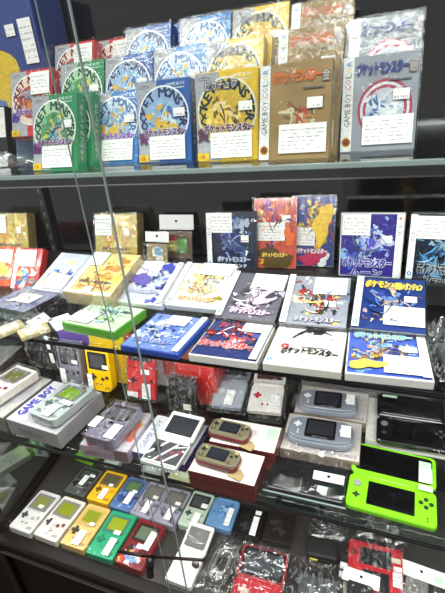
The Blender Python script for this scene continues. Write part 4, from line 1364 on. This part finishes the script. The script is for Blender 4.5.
# black clamshell in bubble wrap at the shelf front
o = thing('flip_handheld_console', 'closed black console in bubble wrap with a white header card, beside the dark red boxes', 'handheld console')
m = MB(); m.prism(rr(.150, .085, .006, 0, .0425), 0, .020, P((24, 25, 28), .3, coat=.5), .003, 2); m.build('body', o)
bw = crumple('bubble_wrap', .15, .038, .030, 11, BAG, o, 30, 10, 110, .006); bw.location.y = .084
hh = hang_header(o, .06, .022, .040, .022, 5); hh.location.x = .042
sticker(o, .024, .012, .018, .016, .0215, 'price_label', 2, 6, GREENTAG)
m = MB(); m.box(-.080, .080, -.006, -.003, 0, .012, ACRYLIC); m.box(-.080, .080, -.006, -.002, .012, .0135, EDGE); m.build('tray_lip', o)
crumple('bag', .165, .095, .012, 145, FILM, o, 14, 10, 30, .021)
lay(o, -.112, .617, ZL, .5, .085)

# boxes far left at the back
o = product_box('grey and brown boxed item at the far left of the lower glass shelf', .09, .12, .05, (84, 72, 66), (130, 128, 126), None, None, 146, BAG)
lay(o, -1.125, .80, ZL, 10, .12)

# ================================================================== TRAY
ZT = -1.0298
TR = 'handhelds in the front row of the tray'
TR2 = 'handhelds in the second row of the tray'
GREYB = P((110, 108, 112), .4)
def in_tray(o, x, y, yaw, h):
    return lay(o, x, y, ZT, yaw, h)
in_tray(handheld('silvery white handheld with pale olive screen, leftmost in the tray', P((216, 212, 210), .4), P((124, 124, 128), .35), P((138, 140, 74), .2, coat=.4), P((60, 60, 64), .4), P((180, 178, 178), .4), TR, seed=151, stick=((.52, .56, .22, .08),)), -.877, .568, -.8, .1276)
in_tray(handheld('white handheld with olive screen, second from left in the tray', P((224, 216, 204), .4), P((128, 126, 126), .35), OLIVE, P((60, 58, 60), .4), P((136, 60, 84), .4), TR, seed=152, w=.080, h=.128, stick=((.34, .08, .16, .30),)), -.790, .570, -1.5, .128)
in_tray(handheld('gold handheld with olive screen, between the white and green ones in the tray', P((222, 186, 112), .35, coat=.2), P((206, 170, 98), .35), OLIVE, P((56, 50, 44), .4), P((206, 172, 104), .4), TR, seed=153, w=.077, h=.126, stick=((.44, .04, .30, .32), (.62, .50, .2, .08)), dpr=1.15), -.703, .571, -.5, .126)
in_tray(handheld('jade green handheld with lime screen, in the tray front row', P((44, 160, 116), .3, coat=.3), P((58, 122, 98), .35), P((150, 160, 26), .2, coat=.4), P((36, 120, 90), .4), P((40, 130, 96), .4), TR, seed=154, w=.080, h=.128, stick=((.58, .04, .24, .36), (.56, .48, .24, .09))), -.619, .571, 1, .128)
in_tray(handheld('dark red handheld with colourful art panel, right of the green one', P((126, 30, 40), .3, coat=.3), P((56, 30, 34), .3), P((96, 112, 96), .2, coat=.4), P((70, 24, 30), .4), P((70, 24, 30), .4), TR, seed=155, w=.080, h=.126, art=[(206, 60, 50), (230, 226, 226), (110, 150, 206), (236, 170, 70), (150, 60, 60)], stick=((.66, .38, .24, .40), (.46, .36, .2, .1)), logo=False), -.531, .570, -2, .126)
in_tray(flip_handheld('white flip handheld lying open in a clear bag at the tray front', P((232, 230, 226), .4), P((226, 224, 220), .4), P((120, 118, 116), .12, coat=.5), P((214, 212, 208), .4), P((214, 212, 208), .4), TR, .070, .074, .016, 10, 156, P((224, 222, 218), .4), ((.3, .9, .3, .10),), None, FILM, True, .006), -.398, .548, -1.3, .074)
in_tray(handheld('clear handheld over dark parts, leftmost of the second tray row', P((84, 88, 84), .2, coat=.5), P((50, 52, 52), .2), P((74, 82, 72), .15, coat=.5), DARK, DARK, TR2, seed=161, w=.074, h=.100, clearbody=True, stick=((.42, .30, .24, .36), (.62, .64, .26, .1)), logo=False), -.806, .697, -2, .100)
in_tray(handheld('amber yellow handheld with dark screen in the second tray row', P((248, 192, 34), .3, coat=.3), P((120, 100, 56), .35), P((96, 92, 74), .15, coat=.4), P((110, 76, 20), .4), P((230, 160, 30), .4), TR2, seed=162, w=.077, h=.108, stick=((.46, .06, .24, .34), (.56, .48, .2, .09)), dpr=.9), -.722, .699, 0, .108)
in_tray(handheld('blue handheld with green screen, right of the amber yellow one', P((92, 124, 172), .25, coat=.5), P((70, 84, 120), .3), P((96, 130, 84), .2, coat=.4), P((60, 80, 130), .4), P((60, 80, 130), .4), TR2, seed=163, w=.070, h=.110, clearbody=True, art=[(80, 120, 190), (130, 160, 206), (50, 80, 140)], stick=((.52, .16, .26, .36), (.6, .52, .24, .08)), logo=False), -.643, .696, -2, .110)
in_tray(handheld('clear lilac handheld right of the blue one in the second tray row', P((160, 156, 172), .2, coat=.5), P((110, 106, 112), .25), P((128, 122, 116), .15, coat=.4), P((120, 116, 130), .4), P((120, 116, 130), .4), TR2, seed=164, w=.068, h=.114, clearbody=True, stick=((.46, .10, .26, .34), (.6, .52, .24, .09)), logo=False), -.573, .694, -2, .114)
in_tray(handheld('clear lilac handheld left of the clear mint one in the second tray row', P((154, 150, 166), .2, coat=.5), P((100, 96, 102), .25), P((120, 114, 108), .15, coat=.4), P((116, 112, 126), .4), P((116, 112, 126), .4), TR2, seed=165, w=.070, h=.115, clearbody=True, stick=((.48, .10, .26, .34), (.62, .52, .24, .09)), logo=False), -.503, .693, -1, .115)
in_tray(handheld('clear mint handheld with black screen left of the sky-blue flip console', P((182, 196, 180), .25, coat=.5), P((52, 54, 56), .2), P((72, 76, 78), .12, coat=.5), P((60, 70, 66), .4), P((150, 166, 150), .4), TR2, seed=166, w=.066, h=.112, stick=((.55, .08, .26, .3), (.66, .54, .26, .12)), logo=False), -.431, .703, -1, .112)
# closed flip consoles
def closed_flip(label, body, pal, seed, w=.074, h=.090, t=.020, lab=((.68, .1, .2, .6),), fm=FILM, group=TR2):
    o = thing('flip_handheld_console', label, 'handheld console', group)
    m = MB(); m.prism(rr(w, h, .006, 0, h / 2), 0, t, P(body, .3, coat=.4, metal=.2), .003, 3); m.build('body', o)
    m = MB(); m.tube([(-w * .4, h - .003, t * .75), (w * .4, h - .003, t * .75)], .006, P(body, .3), 10); m.build('hinge', o)
    a = Art(w * .9, h * .84, t, None, h * .06)
    rnd = random.Random(seed)
    for k in range(9):
        a.blob(rnd.uniform(.2, .8), rnd.uniform(.2, .8), rnd.uniform(.08, .2), rnd.uniform(.06, .16), pal[k % len(pal)], seed + k, .8)
    a.build('lid_print', o)
    for i, (u, v, lw, lh) in enumerate(lab):
        sticker(o, -w / 2 + u * w, v * h, lw * w, lh * h, t + .0042, 'price_label', 3, seed + i)
    film(o, w, h, t + .0013, fm, .003, seed, .0014)
    return o
in_tray(closed_flip('closed sky-blue flip console with dragon-like relief on its lid', (112, 158, 206), [(70, 112, 170), (150, 190, 226), (90, 136, 190)], 171), -.358, .714, 1, .090)
in_tray(closed_flip('closed black flip console right of the sky-blue one', (28, 28, 30), [(40, 40, 44), (60, 58, 62), (34, 30, 30)], 172, .066, .088, lab=((.62, .04, .24, .62), (.64, .72, .24, .14))), -.280, .712, 1.5, .088)
in_tray(closed_flip('closed dark brown-black console in a sleeve, next to the black flip console', (40, 36, 36), [(58, 50, 50), (34, 32, 34)], 173, .070, .095, lab=()), -.203, .722, 1, .095)
o = thing('flip_handheld_console', 'wide glossy black console with two small white labels in the tray back', 'handheld console', TR2)
m = MB(); m.prism(rr(.13, .085, .008, 0, .0425), 0, .022, P((26, 28, 34), .15, coat=.6), .003, 2); m.build('body', o)
m = MB(); m.box(-.05, .05, .014, .075, .022, .0226, P((40, 46, 58), .1, coat=.6)); m.build('screen', o)
sticker(o, .020, .050, .020, .012, .0245, 'price_label', 1, 9)
in_tray(o, -.165, .825, 2, .085)
# black cables in a bag at the back
def cable_pack(label, w, h, seed, cols, n=5, header=False, r_=.0028, fm=BAG, zc=.012, group='bagged chargers and cables in the tray'):
    o = thing('cable_pack', label, 'accessory pack', group)
    rnd = random.Random(seed)
    for k in range(n):
        pts = []
        ax, ay = rnd.uniform(.22, .42) * w, rnd.uniform(.22, .40) * h
        ph = rnd.uniform(0, 6)
        cx, cy = rnd.uniform(-.06, .06) * w, h * .5 + rnd.uniform(-.08, .08) * h
        for i in range(30):
            a = ph + i / 29 * PI * 3.2
            q = 1 - .012 * i
            pts.append((cx + ax * q * math.cos(a), cy + ay * q * math.sin(a + .4 * math.sin(a * 2)), .004 + zc * (k + .5) / n + .003 * math.sin(i * .7 + k)))
        m = MB(); m.tube(pts, r_, P(cols[k % len(cols)], .4), 6); m.build('cable', o)
    if header:
        hang_header(o, w * .9, .040, h - .01, zc + .006, seed)
    crumple('bag', w, h, .022, seed, fm, o, 16, 16, 34, .006)
    return o
in_tray(cable_pack('black cables in a clear bag behind the black zip pouch', .10, .10, 181, [(24, 24, 26), (50, 50, 54), (34, 34, 36)]), -.085, .772, 10, .10)
in_tray(cable_pack('grey cables and wires in a crinkled bag, right of the white flip handheld', .085, .150, 182, [(90, 88, 86), (60, 58, 58), (200, 198, 196), (130, 128, 126)], 6), -.312, .592, -4, .150)
# red flip console in a crinkled bag
rf = flip_handheld('red flip console with dark reflective screen in a crinkled bag at the bottom edge', P((180, 30, 40), .3, coat=.4), P((186, 36, 46), .3), P((70, 72, 78), .08, coat=.8), P((214, 190, 180), .4), P((214, 170, 120), .4), TR, .112, .070, .016, 8, 191, P((40, 40, 44), .2), ((.78, 1.62, .16, .14),), None, BAG, True, .014)
in_tray(rf, -.215, .538, 2, .070)
# grey reflective slate in a bag
o = thing('handheld_console', 'grey reflective slate in a creased bag, left of the white label strips', 'handheld console', TR)
m = MB(); m.prism(rr(.112, .105, .008, 0, .0525), 0, .020, P((58, 60, 64), .2, metal=.4, coat=.5), .003, 2); m.build('body', o)
m = MB(); m.box(-.042, .042, .02, .092, .020, .0206, P((110, 112, 116), .12, metal=.5)); m.build('screen', o)
crumple('bag', .130, .125, .012, 192, BAG, o, 16, 16, 26, .0212)
in_tray(o, -.085, .583, 4, .11)
# zip pouch
o = thing('zip_pouch', 'black zip pouch with yellow tag, behind the grey reflective slate', 'pouch')
m = MB(); m.prism(rr(.072, .052, .008, 0, .026), 0, .026, P((22, 22, 24), .6, bump=.2, scale=300), .006, 3); m.build('body', o)
m = MB(); m.tube([(-.030, -.0005, .013), (.030, -.0005, .013)], .0012, P((50, 50, 52), .3, metal=.5), 6); m.box(-.028, -.010, -.004, -.001, .010, .015, P((196, 180, 60), .5)); m.build('zip', o)
in_tray(o, -.088, .692, 4, .052)
# strip of labels on a boxed item
o = thing('label_card', 'narrow card with white and mint labels and black lettering beside the red slate', 'accessory pack')
m = MB(); m.box(-.016, .016, 0, .150, 0, .014, P((44, 44, 46), .4), .001); m.build('backing', o)
sticker(o, -.014, .112, .026, .016, .0142, 'price_label', 1, 2)
sticker(o, -.014, .088, .026, .018, .0142, 'price_label', 1, 3)
sticker(o, -.014, .044, .028, .040, .0142, 'price_label', 2, 4, GREENTAG)
sticker(o, -.015, .0, .030, .040, .0142, 'condition_label', 2, 5)
crumple('film', .04, .16, .006, 7, FILM, o, 8, 16, 40, .016)
in_tray(o, -.030, .622, -1, .15)
# red slate
o = thing('dual_screen_console', 'red slate console with black header card across it at the bottom right', 'handheld console', TR)
RS = P((196, 44, 54), .35, coat=.3)
w, h, t = .122, .125, .020
m = MB(); m.prism(rr(w, h, .008, 0, h / 2), 0, t, RS, .003, 3); m.build('body', o)
m = MB(); m.box(-.034, .036, .068, .110, t, t + .0008, P((50, 48, 52), .15, coat=.5)); m.build('screen', o)
m = MB(); m.box(-.026, .030, .012, .056, t, t + .0008, P((42, 42, 46), .15, coat=.5)); m.build('touch_screen', o)
m = MB(); m.cyl(-.048, .092, t, t + .003, .0075, P((120, 30, 38), .4), 18, .0008); m.build('circle_pad', o)
sticker(o, .036, .086, .020, .012, t + .003, 'price_label', 1, 4, P((226, 222, 190), .6))
sticker(o, .040, .066, .018, .012, t + .003, 'price_label', 1, 5)
sticker(o, .038, .030, .020, .034, t + .003, 'price_label', 3, 6)
film(o, w, h, t + .001, BAG, .004, 195, .002)
in_tray(o, .034, .677, 1.5, .125)
o = thing('charger_pack', 'black charger under a white header card lying on the red slate', 'accessory pack', 'bagged chargers and cables in the tray')
m = MB(); m.prism(rr(.052, .05, .004, 0, .025), 0, .016, P((26, 26, 28), .5), .003); m.build('charger', o)
hang_header(o, .078, .032, .046, .012, 4)
crumple('bag', .07, .06, .008, 196, FILM, o, 12, 12, 36, .016)
lay(o, .004, .612, ZT + .0265, -3, .08)
# grey adapter pack at the right
o = thing('charger_pack', 'grey adapter with dark cables under a white header card at bottom right', 'accessory pack', 'bagged chargers and cables in the tray')
m = MB(); m.prism(rr(.046, .05, .003, -.008, .075), 0, .024, P((112, 110, 106), .5), .003); m.build('adapter', o)
rnd = random.Random(4)
for k in range(4):
    pts = [(-.01 + .034 * math.cos(a * .55 + k) * (1 - .1 * k), .024 + .022 * math.sin(a * .55 + k), .004 + .004 * k) for a in range(14)]
    m = MB(); m.tube(pts, .003, P((44, 44, 46), .4), 6); m.build('cable', o)
hh = hang_header(o, .115, .036, .103, .018, 4)
sticker(o, .026, .108, .018, .016, .0202, 'price_label', 2, 3, GREENTAG)
crumple('bag', .11, .11, .02, 197, BAG, o, 16, 16, 36, .012)
in_tray(o, .128, .648, -6, .14)
in_tray(cable_pack('brown and black cables in a bag behind the red slate console', .13, .09, 199, [(60, 44, 44), (30, 28, 28), (80, 60, 56)], 6), .045, .800, 4, .09)
# small things at the back of the tray
def small_pack(label, x, y, w, h, t, c, lab, yaw, seed):
    o = thing('small_box', label, 'small box', 'small packs at the back of the tray')
    m = MB(); m.box(-w / 2, w / 2, 0, h, 0, t, P(c, .4, coat=.2), .001); m.build('carton', o)
    sticker(o, -w * .3, h * .3, w * .5, h * .4, t, 'price_label', 2, seed, P(lab, .6))
    in_tray(o, x, y, yaw, h)
small_pack('lime green small pack at the back left of the tray', -.868, .800, .07, .055, .020, (120, 190, 40), (200, 220, 160), -8, 1)
small_pack('white small pack at the tray back right of the lime green one', -.770, .805, .055, .05, .018, (206, 204, 200), (236, 236, 236), 4, 2)
small_pack('pale grey small pack at the tray back behind the lilac handhelds', -.625, .800, .065, .05, .018, (186, 184, 180), (232, 230, 226), 2, 3)
small_pack('cream yellow small pack at the tray back behind the clear mint handheld', -.520, .805, .085, .05, .018, (214, 206, 160), (236, 232, 206), -2, 4)
o = thing('stylus', 'thin black stylus lying beside the clear handheld at the tray left', 'stylus')
m = MB(); m.tube([(-.035, 0, .003), (.02, .006, .003), (.035, .008, .003)], .0028, DARK, 8); m.build('barrel', o)
lay(o, -.828, .647, ZT, 3, 0)

# ================================================================== LIGHT
def lamp(name, loc, rot, sx, sy, power, col=(1, 1, 1)):
    l = bpy.data.lights.new(name, 'AREA')
    l.shape = 'RECTANGLE'
    l.size, l.size_y = sx, sy
    l.energy = power
    l.color = col
    o = bpy.data.objects.new(name, l)
    COL.objects.link(o)
    o.location = (loc[0], loc[1], Z(loc[2]))
    o.rotation_euler = [R(a) for a in rot]
    return o
WARM = (1.0, .985, .96)
for lx in (-1.3, -.3, .7):
    lamp('ceiling_or_fill_lamp', (lx, -.25, 1.3), (24, 0, 0), .6, .16, 5.0, WARM)
    lamp('ceiling_or_fill_lamp', (lx + .3, -.55, 1.4), (38, 0, 0), .6, .25, 7, WARM)
lamp('ceiling_or_fill_lamp', (.3, -.30, 1.4), (-32, 0, 0), .8, .25, 20, WARM)  # added fill lamp, turned away from the case to brighten the sign board
for zz, pw_ in ((-.099, 4.2), (-.412, 4.6), (-.727, 3.7)):
    lamp('shelf_lamp', (-.45, .565, zz), (28, 0, 0), 1.7, .02, pw_, WARM)
w = bpy.data.worlds.new('shop')
bpy.context.scene.world = w
w.use_nodes = True
bg = w.node_tree.nodes['Background']
bg.inputs['Color'].default_value = (1, .98, .96, 1)
bg.inputs['Strength'].default_value = .38

# ================================================================== CAMERA
cd = bpy.data.cameras.new('camera')
cam = bpy.data.objects.new('camera', cd)
COL.objects.link(cam)
cd.sensor_fit = 'HORIZONTAL'
cd.sensor_width = 36
cd.lens = 420 * 36 / 445
cd.clip_start = .01
f_ = 420.0
vx = Vector((-900 - 222.5, 213 - 296.5, f_)).normalized() * -1
vz = Vector((312 - 222.5, 1212 - 296.5, f_)).normalized() * -1
vz = (vz - vx * vx.dot(vz)).normalized()
vy = vz.cross(vx)
if vy.z < 0:
    vy = -vy
right = Vector((vx.x, vy.x, vz.x)); down = Vector((vx.y, vy.y, vz.y)); fwd = Vector((vx.z, vy.z, vz.z))
cam.matrix_world = Matrix(((right.x, -down.x, -fwd.x, 0), (right.y, -down.y, -fwd.y, 0), (right.z, -down.z, -fwd.z, H), (0, 0, 0, 1)))
sc_ = bpy.context.scene
sc_.camera = cam
sc_.view_settings.view_transform = 'Standard'
sc_.view_settings.look = 'None'
sc_.view_settings.gamma = 1.0
sc_.view_settings.use_curve_mapping = False
sc_.view_settings.exposure = 0.10
sc_.cycles.transparent_max_bounces = 32
sc_.cycles.max_bounces = 8
sc_.cycles.use_denoising = True
sc_.cycles.caustics_reflective = False
sc_.cycles.caustics_refractive = False
